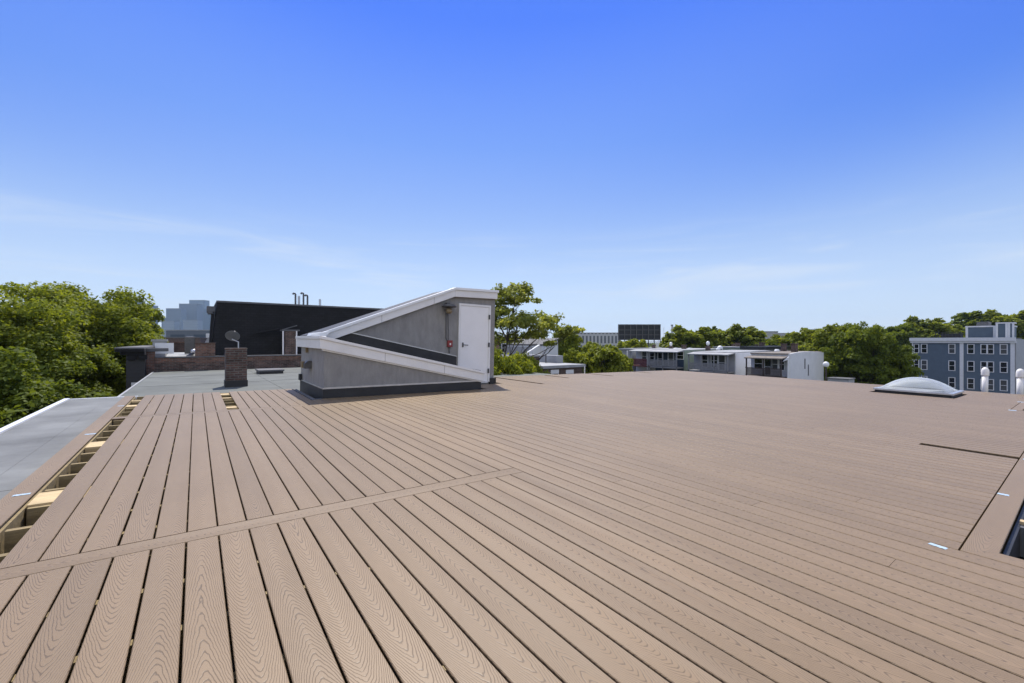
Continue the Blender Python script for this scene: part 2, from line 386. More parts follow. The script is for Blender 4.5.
MB().box(3.40,17.8,.29,.405,-.21,-.0262).build('rim_joist','joist',dk,DM)
MB().box(17.70,17.74,.43,11.48,-.21,-.0262).build('rim_joist','joist',dk,DM)
MB().box(7.0,17.7,11.44,11.48,-.21,-.0262).build('rim_joist','joist',dk,DM)
# small fastener clips in the nearest gaps
for k in range(-3,6):
    for y in (1.3,1.7,2.1,2.5):
        yy=y+rng.uniform(-.06,.06)
        if rng.random()<.3: MB().box(kx(k)-.0022,kx(k)+.0022,yy-.012,yy+.012,-.02,-.006).build('fastener_clip','joist',dk,DM)
# open well beside the right border
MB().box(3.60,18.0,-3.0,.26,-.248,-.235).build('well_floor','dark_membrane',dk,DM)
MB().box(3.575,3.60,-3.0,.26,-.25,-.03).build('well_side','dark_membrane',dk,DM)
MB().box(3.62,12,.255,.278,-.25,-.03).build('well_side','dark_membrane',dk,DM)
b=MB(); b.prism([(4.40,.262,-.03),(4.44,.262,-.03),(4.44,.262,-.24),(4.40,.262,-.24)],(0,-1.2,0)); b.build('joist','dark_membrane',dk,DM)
MB().box(4.442,4.50,-1.0,.262,-.10,-.012).build('blocking','plywood',dk,DM)
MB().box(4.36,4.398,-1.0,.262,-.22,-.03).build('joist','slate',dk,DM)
# tape pieces lying on the boards
def tape(x,y,rz,lab,w=.022,l=.11):
    z=.0012; t=dfr(x,y,z)@Matrix.Rotation(rz,4,'Z')
    b=MB()
    n=6
    for i in range(n):
        a0,a1=-l/2+l*i/n,-l/2+l*(i+1)/n; h0,h1=.0018*math.sin(i*1.7)**2,.0018*math.sin((i+1)*1.7)**2
        b.poly([(a0,-w/2,h0),(a1,-w/2,h1),(a1,w/2,h1),(a0,w/2,h0)])
    o=b.build('tape_strip','tape',None,t,loc=t.to_translation())
    tag(o,lab,'tape','tape strips left on the deck boards')
tape(-.945,4.36,0,'pale blue tape strip on the left border board nearest the camera',.035,.085)
tape(-.93,6.63,0,'pale blue tape strip halfway along the left border board',.05,.09)
tape(-.93,9.05,0,'pale tape strip at the far end of the left border board',.06,.08)
tape(3.42,.50,R(80),'pale blue tape at the near corner where border meets the plank ends',.035,.075)
tape(5.10,.385,R(90),'pale blue tape strip on right border board above the open well',.05,.06)
tape(6.98,.36,R(90),'pale tape strip at the right border beside the wide dark gap',.06,.07)
tape(12.7,.86,R(90),'pale tape at the near end of the short gap by the vent pipes',.12,.10)
tape(15.05,.90,R(90),'pale tape at the far end of the short gap by the vent pipes',.12,.10)

# ------------------------------------------------------------------ stair bulkhead
bk=empty('stair_bulkhead',mw=dfr(4.2,9.6,0),label='grey stucco roof access bulkhead with sloped white trimmed roof and white door',cat='bulkhead')
def D(nm,b,m,par=bk,**k): return b.build(nm,m,par,DM,**k)
YL,YU,YB=8.57,9.70,10.75
def lowtop(x): return 1.0+(x-1.95)*(.40-1.0)/(5.45-1.95)        # roof deck of low part under its fascia
def uptop(x): return 1.08+(x-1.95)*(2.38-1.08)/(5.28-1.95) if x<5.28 else 2.38
b=MB()
b.prism([(1.95,YL,-.25),(5.45,YL,-.25),(5.45,YL,lowtop(5.45)),(1.95,YL,lowtop(1.95))],(0,YU-YL,0))
D('wall',b,'stucco')
b=MB()
b.prism([(1.95,YU,-.25),(6.58,YU,-.25),(6.58,YU,2.38),(5.28,YU,2.38),(1.95,YU,1.08)],(0,YB-YU,0))
D('wall',b,'stucco')
# low sloping roof (black membrane) and the flashing turned up the upper wall
b=MB()
b.prism([(1.95,YL+.02,lowtop(1.95)+.002),(5.45,YL+.02,lowtop(5.45)+.002),(5.45,YL+.02,lowtop(5.45)+.05),(1.95,YL+.02,lowtop(1.95)+.05)],(0,YU-YL-.022,0))
D('low_roof',b,'dark_membrane')
b=MB(); b.prism([(2.35,YU,lowtop(2.35)+.05),(5.40,YU,lowtop(5.40)+.05),(5.40,YU,.735),(2.78,YU,1.255),(2.35,YU,1.16)],(0,-.012,0)); D('wall_flashing',b,'dark_membrane')
b=MB(); b.prism([(2.74,YU,1.262),(5.42,YU,.732),(5.42,YU,.752),(2.74,YU,1.282)],(0,-.02,0)); D('termination_bar',b,'alu')
# fascia of the low part: drip slab + board
def slopebox(xa,xb,f,y0,y1,zlo,zhi):
    b=MB(); b.prism([(xa,y0,f(xa)+zlo),(xb,y0,f(xb)+zlo),(xb,y0,f(xb)+zhi),(xa,y0,f(xa)+zhi)],(0,y1-y0,0)); return b
lt=lambda x: 1.17+(x-1.88)*(.43-1.17)/(5.47-1.88)
D('fascia',slopebox(1.86,5.50,lt,YL-.06,YL-.003,-.235,-.055),'white_trim',bevel=.004)
D('drip_edge',slopebox(1.84,5.52,lt,YL-.085,YL+.05,-.053,.0),'white_trim',bevel=.004)
D('frieze_board',slopebox(1.90,5.47,lt,YL-.03,YL-.0025,-.262,-.237),'white_trim')
# left fascia
D('fascia',MB().box(1.865,1.948,YL-.002,YB+.10,.935,1.115),'white_trim',bevel=.004)
D('drip_edge',MB().box(1.84,1.99,YL+.052,YB+.12,1.117,1.172),'white_trim',bevel=.004)
# right end fascia of the low part
D('fascia',MB().box(5.453,5.498,YL-.002,YU-.05,.20,.40),'white_trim')
# upper roof: slab rising to the ridge then level
ut=lambda x: 1.17+(x-1.9)*(2.50-1.17)/(5.28-1.9)
b=MB(); b.prism([(1.93,YU-.05,1.125),(5.28,YU-.05,2.383),(6.579,YU-.05,2.383),(6.579,YU-.05,2.46),(5.28,YU-.05,2.47),(1.93,YU-.05,1.19)],(0,YB-YU+.12,0)); D('upper_roof',b,'dark_membrane')
D('rake_board',slopebox(2.02,5.279,ut,YU-.10,YU-.052,-.235,-.065),'white_trim',bevel=.004)
D('drip_edge',slopebox(1.98,5.279,ut,YU-.135,YU-.005,-.063,.0),'coping',bevel=.004)
fl=lambda x: 2.50+(x-5.28)*.03
D('rake_board',slopebox(5.281,6.59,fl,YU-.10,YU-.052,-.235,-.065),'white_trim',bevel=.004)
D('drip_edge',slopebox(5.281,6.615,fl,YU-.135,YU-.005,-.063,.0),'coping',bevel=.004)
D('rake_board',MB().box(6.582,6.60,YU-.05,YB+.08,2.30,2.47),'white_trim')
b=MB(); b.prism([(1.83,YU-.5,1.175),(2.12,YU-.5,1.175),(2.20,YU-.5,1.275),(1.86,YU-.5,1.23)],(0,.36,0)); D('cap_flashing',b,'coping')
# black base flashing with a light termination bar
b=MB(); b.prism([(1.95,YL,-.2),(5.45,YL,-.2),(5.45,YL,.19),(1.95,YL,.17)],(0,-.014,0)); D('base_flashing',b,'dark_membrane')
D('base_flashing',MB().box(1.936,1.949,YL-.014,YB,-.2,.17),'dark_membrane')
b=MB(); b.prism([(1.95,YL,.172),(5.47,YL,.192),(5.47,YL,.222),(1.95,YL,.202)],(0,-.02,0)); D('termination_bar',b,'alu')
D('termination_bar',MB().box(1.928,1.949,YL-.02,YB,.172,.198),'alu')
D('base_flashing',MB().box(6.42,6.60,YU-.06,YU-.002,-.2,.15),'dark_membrane')
D('base_flashing',MB().box(6.581,6.62,YU-.06,YB,-.2,.15),'dark_membrane')
for x_,y_,f_,zl,zh in ((3.1,YL-.0605,lt,-.235,-.055),(4.45,YL-.0605,lt,-.235,-.055),(3.4,YU-.1005,ut,-.235,-.065),(4.7,YU-.1005,ut,-.235,-.065)):
    z_=f_(x_); D('joint_line',MB().box(x_-.003,x_+.003,y_-.0006,y_,z_+zl+.005,z_+zh-.006),'slate')
# door
dr=D('door',MB().box(5.50,6.36,YU-.030,YU-.003,.07,2.06),'door',bevel=.003)
b=MB(); b.box(5.44,5.497,YU-.045,YU-.002,.05,2.115); b.box(6.363,6.42,YU-.045,YU-.002,.05,2.115); b.box(5.497,6.363,YU-.045,YU-.002,2.063,2.115); b.box(5.497,6.363,YU-.05,YU-.002,.03,.066)
D('frame',b,'white_trim',dr)
b=MB(); b.box(5.55,5.59,YU-.045,YU-.031,.98,1.10); b.tube([(5.57,YU-.045,1.04),(5.57,YU-.085,1.04),(5.70,YU-.088,1.035)],.011,8); D('handle',b,'steel',dr)
for z in (.35,1.05,1.80): D('hinge',MB().box(6.345,6.395,YU-.062,YU-.046,z-.06,z+.06).tube([(6.37,YU-.066,z-.06),(6.37,YU-.066,z+.06)],.01,8),'steel',dr)
# lamp, conduit, alarm pull
b=MB(); b.lathe((5.10,YU-.14,2.0),[(.05,.07),(.14,.045),(.19,.0),(.175,-.02)],18); b.box(5.06,5.14,YU-.10,YU-.002,2.0,2.10)
lm=D('wall_lamp',b,'steel',smooth=False)
b=MB(); b.lathe((5.10,YU-.13,1.83),[(.03,.13),(.075,.11),(.085,.05),(.06,.0),(.03,-.015)],14); D('lens',b,'amber',lm,smooth=True)
b=MB(); b.tube([(5.08,YU-.02,1.88),(5.09,YU-.02,1.20),(5.14,YU-.02,1.10)],.013,8); b.tube([(5.13,YU-.02,1.86),(5.16,YU-.02,1.12)],.009,8); D('conduit',b,'steel')
al=D('fire_alarm',MB().box(5.12,5.26,YU-.06,YU-.002,.98,1.15),'red',bevel=.006); D('button',MB().box(5.17,5.21,YU-.068,YU-.061,1.03,1.08),'pvc',al)
D('conduit',MB().tube([(5.19,YU-.015,.98),(5.19,YU-.015,.82)],.012,8),'steel')
# vent hood and small box on the left wall
b=MB(); b.prism([(1.948,9.62,.50),(1.948,9.62,.66),(1.87,9.62,.66),(1.81,9.62,.60),(1.81,9.62,.50)],(0,.14,0)); vh=D('vent_hood',b,'steel'); D('lens',MB().box(1.79,1.905,9.765,9.92,.51,.64),'amber',vh)
D('junction_box',MB().box(1.90,1.948,9.98,10.06,.82,.93),'amber')
D('junction_box',MB().box(1.89,1.935,10.55,10.70,.18,.32),'dark_membrane')
# grey metal strips over the slot beside the left wall
b=MB(); b.box(1.73,1.80,8.46,10.5,-.02,.006); b.box(1.80,1.90,8.46,8.55,-.02,.004); D('edge_angle',b,'slate'); 

# ------------------------------------------------------------------ skylight dome
sk=empty('skylight_dome',mw=dfr(15.45,2.68,0),label='clear acrylic skylight dome on a low curb in the deck',cat='skylight')
SX0,SX1,SY0,SY1=14.68,16.22,1.92,3.44
D('curb',MB().box(SX0+.03,SX1-.03,SY0+.03,SY1-.03,-.25,.05),'dark_membrane',sk)
b=MB()
for (x0,x1,y0,y1) in ((SX0,SX1,SY0,SY0+.09),(SX0,SX1,SY1-.09,SY1),(SX0,SX0+.09,SY0+.09,SY1-.09),(SX1-.09,SX1,SY0+.09,SY1-.09)): b.box(x0,x1,y0,y1,.052,.10)
D('frame',b,'alu',sk,bevel=.006)
D('diffuser',MB().box(SX0+.10,SX1-.10,SY0+.10,SY1-.10,.055,.075),'grey_wall',sk)
def dome(h,ins,z0,n=28):
    b=MB(); 
    for j in range(n+1):
        for i in range(n+1):
            u,v=-1+2*i/n,-1+2*j/n
            hx=(1-u*u)**.80; hy=(1-v*v)**.80
            z=z0+h*hx*hy
            b.v.append(Vector(((SX0+SX1)/2+u*((SX1-SX0)/2-ins),(SY0+SY1)/2+v*((SY1-SY0)/2-ins),z)))
    for j in range(n):
        for i in range(n):
            a=j*(n+1)+i; b.f.append((a,a+1,a+n+2,a+n+1))
    return b
D('dome',dome(.315,.075,.102),'acrylic',sk,smooth=True)
D('dome',dome(.25,.15,.102),'acrylic',sk,smooth=True)

# ------------------------------------------------------------------ vent pipes
for (x,y,lab) in ((18.3,1.76,'white plastic vent pipe with domed cap, just right of the skylight'),(18.2,1.10,'white plastic vent pipe with domed cap at the right frame edge')):
    vp=empty('vent_pipe',mw=dfr(x,y,-.25),label=lab,cat='pipe',group='white vent pipes at the right deck edge')
    b=MB(); b.lathe((x,y,-.25),[(.066,0),(.066,.70)],20); D('pipe',b,'pvc',vp,smooth=True)
    b=MB(); b.lathe((x,y,.44),[(.082,0),(.084,.02),(.084,.10),(.08,.16),(.06,.21),(.03,.235),(.004,.243)],20); D('cap',b,'pvc',vp,smooth=True)

# ------------------------------------------------------------------ next row building: grey roof
RZ=CZ-1.36
nb=empty('row_building',(4,18,0),label='neighbouring row building with flat grey roof beyond the deck end',cat='building')
MB().box(-1.45,11.8,11.9,24.95,0,RZ-.2).build('wall','brickbrown',nb)
MB().box(-1.5,11.9,11.68,24.95,RZ-.198,RZ).build('roof','membrane2',nb)
b=MB(); b.box(-1.55,-1.502,11.68,24.9,RZ-.25,RZ+.015); b.build('roof_edge','light_roof',nb)
b=MB(); b.box(-1.48,11.8,16.9,16.98,RZ+.001,RZ+.006); b.box(-1.48,11.8,20.9,20.98,RZ+.001,RZ+.006); b.box(2.0,2.08,11.8,24.9,RZ+.002,RZ+.007); b.build('roof_seam','membrane2',nb)
# chimney on it
p=onY(236.5,383.2,15.2); cx,cy=p.x,15.2
ch=MB(); ch.box(cx-.27,cx+.27,cy,cy+.55,RZ-.1,RZ+1.13)
chr_=ch.build('chimney','brickdark',nb)
MB().box(cx-.29,cx+.29,cy-.02,cy+.57,RZ,RZ+.19).build('flashing','dark_membrane',chr_)
b=MB(); b.box(cx-.28,cx+.28,cy-.01,cy+.56,RZ+1.132,RZ+1.16); b.build('chimney_cap','brickdark',chr_)
# roof hatch
p0=onY(258.5,373.5,20.4); p1=onY(284.5,373.5,20.4)
rh=empty('roof_hatch',(p0.x,20.9,RZ),'low black roof hatch on the grey roof behind the brick chimney','hatch')
MB().box(p0.x+.04,p1.x-.04,20.44,21.6,RZ-.02,RZ+.10).build('curb','dark_membrane',rh)
MB().box(p0.x,p1.x,20.4,21.64,RZ+.102,RZ+.17).build('lid','slate',rh,bevel=.01)

# ------------------------------------------------------------------ brick building with parapet + black mansard storey
YP=25.0
bb=empty('brick_building',(4,30,0),label='old brick building with parapet behind the grey roof',cat='building')
pt=onY(200,356.2,YP).z; pr=onY(160,352,YP)
xl=onY(146.5,370,YP).x; xr=13.0
RB=pt-.12
MB().box(xl,xr,YP,46,0,RB-.15).build('wall','brickdark',bb)
MB().box(xl+.3,xr,YP+.35,46,RB-.148,RB).build('roof','light_roof',bb)
b=MB(); b.box(xl+.28,xr,YP,YP+.33,RB-.16,pt-.06); b.build('parapet','brick',bb)
MB().box(xl+.28,xr,YP-.03,YP+.36,pt-.058,pt).build('coping','slate',bb)
# higher end pier at the left with slate top
zt=onY(150,350.5,YP).z
b=MB(); b.box(xl-.02,xl+.27,YP-.01,YP+.5,RB-.5,zt-.05); b.build('parapet','brick',bb)
xa=onY(136,350,YP).x; xb=onY(158,350,YP).x
b=MB(); b.box(xl-.30,xl+.75,YP-.05,YP+.55,zt-.048,zt+.10); b.build('coping','slate',bb)
xq=onY(205.5,350,YP).x
cb=MB().box(xq-.40,xq+.38,YP-.012,YP+.45,pt-.30,onY(205,343.5,YP).z).build('chimney','brick',bb)
MB().box(xq-.43,xq+.41,YP-.04,YP+.48,onY(205,343.5,YP).z+.002,onY(205,342.6,YP).z).build('chimney_cap','brickbrown',cb)
# black front bay with cornice, left
by=YP-.6
bx0=onY(126,370,by).x; bx1=xl-.005
bay=MB().box(bx0,bx1,by,44,0,onY(130,352.2,by).z).build('front_bay','blackclap',bb)
ez=onY(130,351.8,by).z
b=MB(); b.box(onY(115.5,350,by).x,bx1-.005,by-.25,44.2,ez,ez+.12); b.box(bx0-.18,bx1-.005,by-.15,44.1,ez-.13,ez-.002); b.build('cornice','blacktrim',bay)
b=MB(); b.box(onY(116,350,by).x-.03,bx1-.005,by-.28,44.2,ez+.122,ez+.19); b.build('cornice_cap','slate',bay)
for px in (127.5,139):
    x=onY(px,354,by).x; MB().box(x,x+.28,by-.12,by-.005,ez-.34,ez-.135).build('bracket','blacktrim',bay)
wx0=onY(131.3,388,by).x; wx1=onY(137.5,388,by).x; wz1=onY(134,382.5,by).z
w=MB(); w.box(wx0,wx0+.1,by-.05,by-.003,wz1-1.5,wz1); w.box(wx1-.1,wx1,by-.05,by-.003,wz1-1.5,wz1); w.box(wx0+.1,wx1-.1,by-.05,by-.003,wz1-.12,wz1)
wo=w.build('window','sash',bay); MB().box(wx0+.1,wx1-.1,by-.02,by-.003,wz1-1.5,wz1-.12).build('pane','glass',wo)
# black shingled storey
YM=29.0
A=onY(211.5,302,YM); top=A.z; xe=12.6
mb=empty('black_house',(6,32,0),label='black shingled house side rising behind the brick parapet',cat='house')
x0t=onY(217,302.3,YM).x; x0b=onY(210.5,357,YM).x
b=MB(); b.prism([(x0b,YM,RB-.3),(xe,YM,RB-.3),(xe,YM,top-.02),(x0t,YM,top)],(0,6,0)); b.build('wall','shingle',mb)
MB().prism([(x0t-.02,YM-.05,top+.002),(xe,YM-.05,top-.018),(xe,YM-.05,top+.08),(x0t-.02,YM-.05,top+.10)],(0,6.1,0)).build('roof_edge','slate',mb)
gx0=onY(207,306,YM).x
b=MB(); b.box(gx0,x0t-.10,YM-.10,YM+1.5,onY(210,311.5,YM).z,onY(210,306.3,YM).z); b.box(gx0+.05,x0t-.2,YM-.06,YM+1.4,onY(210,313.3,YM).z,onY(210,311.5,YM).z-.002); b.build('cornice','slate',mb)
b=MB(); b.prism([(x0b-.12,YM-.02,RB-.3),(x0b-.005,YM-.02,RB-.3),(x0t-.12,YM-.02,onY(210,313.5,YM).z-.01),(x0t-.25,YM-.02,onY(210,313.5,YM).z-.01)],(0,1.3,0)); b.build('corner_board','blacktrim',mb)
# lower dark lean-to in front of it
ya=YM-.12
q=[onY(239,345,ya),onY(262,336.5,ya),onY(296,333,ya),onY(330,334,ya)]
b=MB(); b.prism([(q[0].x,ya,RB-.1),(q[3].x+3,ya,RB-.1),(q[3].x+3,ya,q[3].z),(q[2].x,ya,q[2].z),(q[1].x,ya,q[1].z),(q[0].x,ya,q[0].z)],(0,.10,0)); b.build('lean_to','shingle',mb)
p,q=onY(257,333,ya-.1),onY(279,329,ya-.1)
MB().tube([p,q],.07,6).build('gutter','blacktrim',mb)
p,q=onY(280,330.5,ya-.1),onY(297,325.5,ya-.1)
MB().tube([p,q],.035,6).build('pole','slate',mb)
# brick flue with two pale downpipes near the bulkhead
fy=YM-.95
f0,f1=onY(284.5,330,fy).x,onY(295.5,330,fy).x
fl_=MB().box(f0+.05,f1,fy,fy+.45,RB-.1,onY(290,331,fy).z).build('chimney','brickdark',mb)
MB().box(f0-.12,f1+.22,fy-.06,fy+.48,onY(290,331,fy).z+.003,onY(290,329.6,fy).z).build('chimney_cap','slate',fl_)
for px in (283,296.5):
    x=onY(px,340,fy).x; MB().tube([(x,fy-.03,RB),(x,fy-.03,onY(px,331,fy).z)],.04,8).build('downpipe','pvc',mb)
# vents on the black roof
for px,py,hook in ((295.5,293.6,1),(299,296,0),(303.5,293.2,1),(307.5,295.3,1),(320,299.3,0)):
    y=YM+1.2; p=onY(px,py,y); z0=top-.1
    path=[(p.x,y,z0),(p.x,y,p.z-.05)]
    if hook: path+=[(p.x-.03,y,p.z),(p.x-.10,y,p.z+.02),(p.x-.16,y,p.z-.06)]
    else: path+=[(p.x,y,p.z)]
    MB().tube(path,.055 if hook else .07,8).build('vent_pipe','steel' if hook else 'alu',mb)
# satellite dish on the brick parapet
dy=YP+.9; c=onY(232.5,336,dy)
sd=empty('satellite_dish',(c.x+.2,dy,RB),'grey satellite dish standing behind the brick parapet','satellite dish')
b=MB(); nr=8; nt_=24; rot=Matrix.Rotation(R(-52),4,'Z')@Matrix.Rotation(R(62),4,'X')
rot=Matrix.Translation(c)@Matrix.Rotation(R(160),4,'Z')@Matrix.Rotation(R(62),4,'X')
for k in range(nr+1):
    r=.30*k/nr
    for t in range(nt_): b.v.append(rot@Vector((r*1.12*math.cos(2*math.pi*t/nt_),r*.98*math.sin(2*math.pi*t/nt_),.8*r*r-.06)))
for k in range(nr):
    for t in range(nt_): b.f.append((k*nt_+t,k*nt_+(t+1)%nt_,(k+1)*nt_+(t+1)%nt_,(k+1)*nt_+t))
o=b.build('dish','dish',sd,smooth=True); so=o.modifiers.new('s','SOLIDIFY'); so.thickness=.015
back=rot@Vector((0,-.12,-.12))
MB().tube([(c.x+.26,dy+.1,RB),(c.x+.26,dy+.12,c.z-.30),back],.03,8).build('mast','alu',sd)
lnb=rot@Vector((0,.05,.40)); low=rot@Vector((0,-.29,.02))
MB().tube([low,lnb],.014,6).build('feed_arm','alu',sd)
MB().tube([lnb,lnb+(rot@Vector((0,0,1))-rot@Vector((0,0,0)))*-.12],.035,8).build('feed_horn','pvc',sd)
# clutter on that roof
def roofbox(px0,px1,py0,py1,Y,dep,name,m,lab,cat,extra=None):
    a=onY(px0,py1,Y); c=onY(px1,py0,Y)
    t=empty(name,((a.x+c.x)/2,Y+dep/2,a.z),lab,cat)
    return t,a,c
t,a,c=roofbox(184.5,195.0,337.2,349.5,33,1,'condenser_unit',None,'dark square air conditioning condenser on the far flat roof','air conditioner')
b=MB(); b.box(a.x,c.x,33,33.8,RB+.05,c.z); b.build('cabinet','steel',t,bevel=.02)
b=MB()
for i in range(7): b.box(a.x+.05,c.x-.05,32.985,32.999,RB+.15+i*.11,RB+.19+i*.11)
b.build('grille','slate',t); MB().lathe(((a.x+c.x)/2,33.4,c.z+.002),[(.3,0),(.3,.03),(.1,.05)],16).build('fan_guard','steel',t)
t,a,c=roofbox(152.5,165.5,339.3,347.5,30,1,'roof_hatch',None,'pale boxed roof hatch beside the dark bay cornice','hatch')
b=MB(); b.box(a.x,c.x,30,31.2,RB-.02,c.z-.12); b.build('curb','grey_wall',t); MB().box(a.x-.06,c.x+.06,29.95,31.25,c.z-.118,c.z).build('lid','light_roof',t)
MB().box(a.x+.1,a.x+.9,29.985,29.998,RB+.15,c.z-.2).build('side_panel','white_wall',t)
p=onY(193.5,350,26.3)
t=empty('roof_vent',(p.x,26.3,RB),'black roof vent with pale ball cap behind the parapet','vent')
MB().lathe((p.x,26.3,RB),[(.36,0),(.36,.06),(.24,.16),(.14,.24)],16).build('base','dark_membrane',t,smooth=False); MB().lathe((p.x,26.3,RB+.24),[(.10,0),(.12,.06),(.11,.15),(.05,.2)],14).build('cap','alu',t,smooth=True)
p=onY(203,339,38); 
t=empty('roof_bulkhead_house',(p.x,38,RB),'small grey roof hut with pale top at the back of the brick building','roof hut')
a=onY(199.5,343,38); c=onY(208.0,333.5,38)
b=MB(); b.prism([(a.x,38,RB-.05),(c.x+.3,38,RB-.05),(c.x+.1,38,c.z-.3),(a.x+.5,38,c.z-.3)],(0,2,0)); b.build('wall','grey_wall',t); MB().box(a.x+.4,c.x+.2,37.9,40.1,c.z-.298,c.z).build('roof','white_wall',t)
a=onY(168,347.5,41); c=onY(186,343,41)
t=empty('brick_chimney',(a.x,41,RB),'low wide brick chimney stack at the back of the far flat roof','chimney')
MB().box(a.x,c.x,41,41.6,RB-.05,c.z).build('stack','brickbrown',t); MB().box(a.x-.05,c.x+.05,40.95,41.65,c.z+.002,c.z+.1).build('cap','brick',t)

# ------------------------------------------------------------------ generic buildings
def window(root,o,ux,w,h,frame='sash',pane='glass',out=None,ft=.10,bars=1):
    """o = centre bottom on the wall; ux = unit vector along the wall; out = outward"""
    ux=Vector(ux); out=Vector(out); up=Vector((0,0,1)); o=Vector(o)
    Fm=Matrix(((ux.x,out.x,0,o.x),(ux.y,out.y,0,o.y),(0,0,1,o.z),(0,0,0,1)))
    f=MB(); f.box(-w/2-ft,-w/2,0.003,.07,-ft,h+ft); f.box(w/2,w/2+ft,0.003,.07,-ft,h+ft); f.box(-w/2,w/2,.003,.07,h,h+ft); f.box(-w/2,w/2,.003,.09,-ft,0)
    if bars: f.box(-w/2,w/2,.015,.05,h*.5-.03,h*.5+.03)
    if bars>1: f.box(-.09,.09,.012,.066,0.001,h-.001)
    fo=f.build('window',frame,root,Fm)
    MB().box(-w/2,w/2,.003,.013,0,h).build('pane',pane,fo,Fm)
    return fo
# --- blue apartment house
XB=100.3
def bz(py,px=1015): return onX(px,py,XB).z
yb0=onX(1014.6,350,XB).y; yb1=onX(913,350,XB).y
ym=onX(961.6,350,XB).y
zt=bz(341.0); 
bl=empty('blue_house',(XB+5,(yb0+yb1)/2,0),'slate blue clapboard apartment house with white trim at far right','house')
MB().box(XB,XB+12,yb0+.02,yb1,0,zt).build('wall','blue',bl)
MB().box(XB+.6,XB+30,yb0-.1,yb0+.015,0,zt+.30).build('side_wall','grey_siding',bl)
MB().box(XB-.45,XB+.30,yb0-.12,yb1+.4,zt+.002,zt+.55).build('cornice','sash',bl)
MB().box(XB+.302,XB+12,yb0+.03,yb1,zt+.002,zt+.50).build('roof','slate',bl)
MB().box(XB-.25,XB-.003,yb0-.2,yb1+.3,zt-.32,zt-.002).build('cornice','sash',bl)
for y0,y1 in ((yb0-.02,yb0+.42),(ym-.22,ym+.22),(yb1-.02,yb1+.12)):
    MB().box(XB-.06,XB-.004,y0,y1,0,zt-.325).build('corner_board','sash',bl)
cols=[(924.2,1),(951.9,1),(970.8,1),(987.2,2),(1003.7,1)]
for r,(pt_,pb_) in enumerate(((343.2,352.6),(360.9,371.0),(378.8,389.2),(397,408))):
    for (px,nb_) in cols:
        # row heights read at x=970
        s=1+(px-1015)*.0
        z1=onX(1003,pt_+1.2,XB).z; z0=onX(1003,pb_+1.2,XB).z
        y=onX(px,350,XB).y
        window(bl,(XB,y,z0),(0,1,0),.62 if nb_==1 else 1.25,z1-z0-.05,pane=rng.choice(('glass','glass','curtained')),out=(-1,0,0),ft=.10,bars=nb_)
    window(bl,(XB,yb1-.45,z0),(0,1,0),.5,z1-z0-.05,out=(-1,0,0),ft=.1)
# penthouse
xp=XB+2.2
y0,y1=onX(1012.5,330,xp).y,onX(966,330,xp).y
zp=onX(980,327.2,xp).z
MB().box(xp,xp+6,y0,y1,zt+.55,zp).build('penthouse','blue',bl)
b=MB(); b.box(xp-.1,xp+6.1,y0-.1,y1+.1,zp+.002,zp+.22)
for y in (y1-.1,onX(994.5,330,xp).y): b.box(xp-.08,xp-.002,y-.14,y+.14,zt+.56,zp)
b.build('penthouse_trim','sash',bl)
y2,y3=onX(1013.5,330,xp-.5).y,onX(996.5,330,xp-.5).y; zq=onX(1004,323.6,xp-.5).z
MB().box(xp-.5,xp-.11,y2,y3,zt+.56,zq).build('penthouse','blue',bl)
b=MB(); b.box(xp-.58,xp+3,y2-.1,y3+.1,zq+.002,zq+.2)
for px in (996.8,1006.5,1009,1013.2): y=onX(px,330,xp-.5).y; b.box(xp-.56,xp-.502,y-.12,y+.12,zt+.56,zq)
b.build('penthouse_trim','sash',bl)
MB().box(xp+.5,xp+4,onX(988,326,xp).y,onX(976,326,xp).y,zp+.23,zp+.9).build('roof_unit','slate',bl)
b=MB()
ya_,yb_=onX(963,335,xp).y,onX(936,335,xp).y
b.box(xp-.5,xp-.45,ya_,yb_,zt+1.45,zt+1.52)
b.box(xp-.5,xp-.45,ya_,yb_,zt+.95,zt+1.0)
for i in range(9): y=ya_+(yb_-ya_)*i/8; b.box(xp-.51,xp-.44,y-.03,y+.03,zt+.55,zt+1.5)
b.build('roof_railing','dark_membrane',bl)
MB().box(xp+.8,xp+3.5,ya_+.4,yb_-.5,zt+.56,zt+1.3).build('planter','dark_membrane',bl)
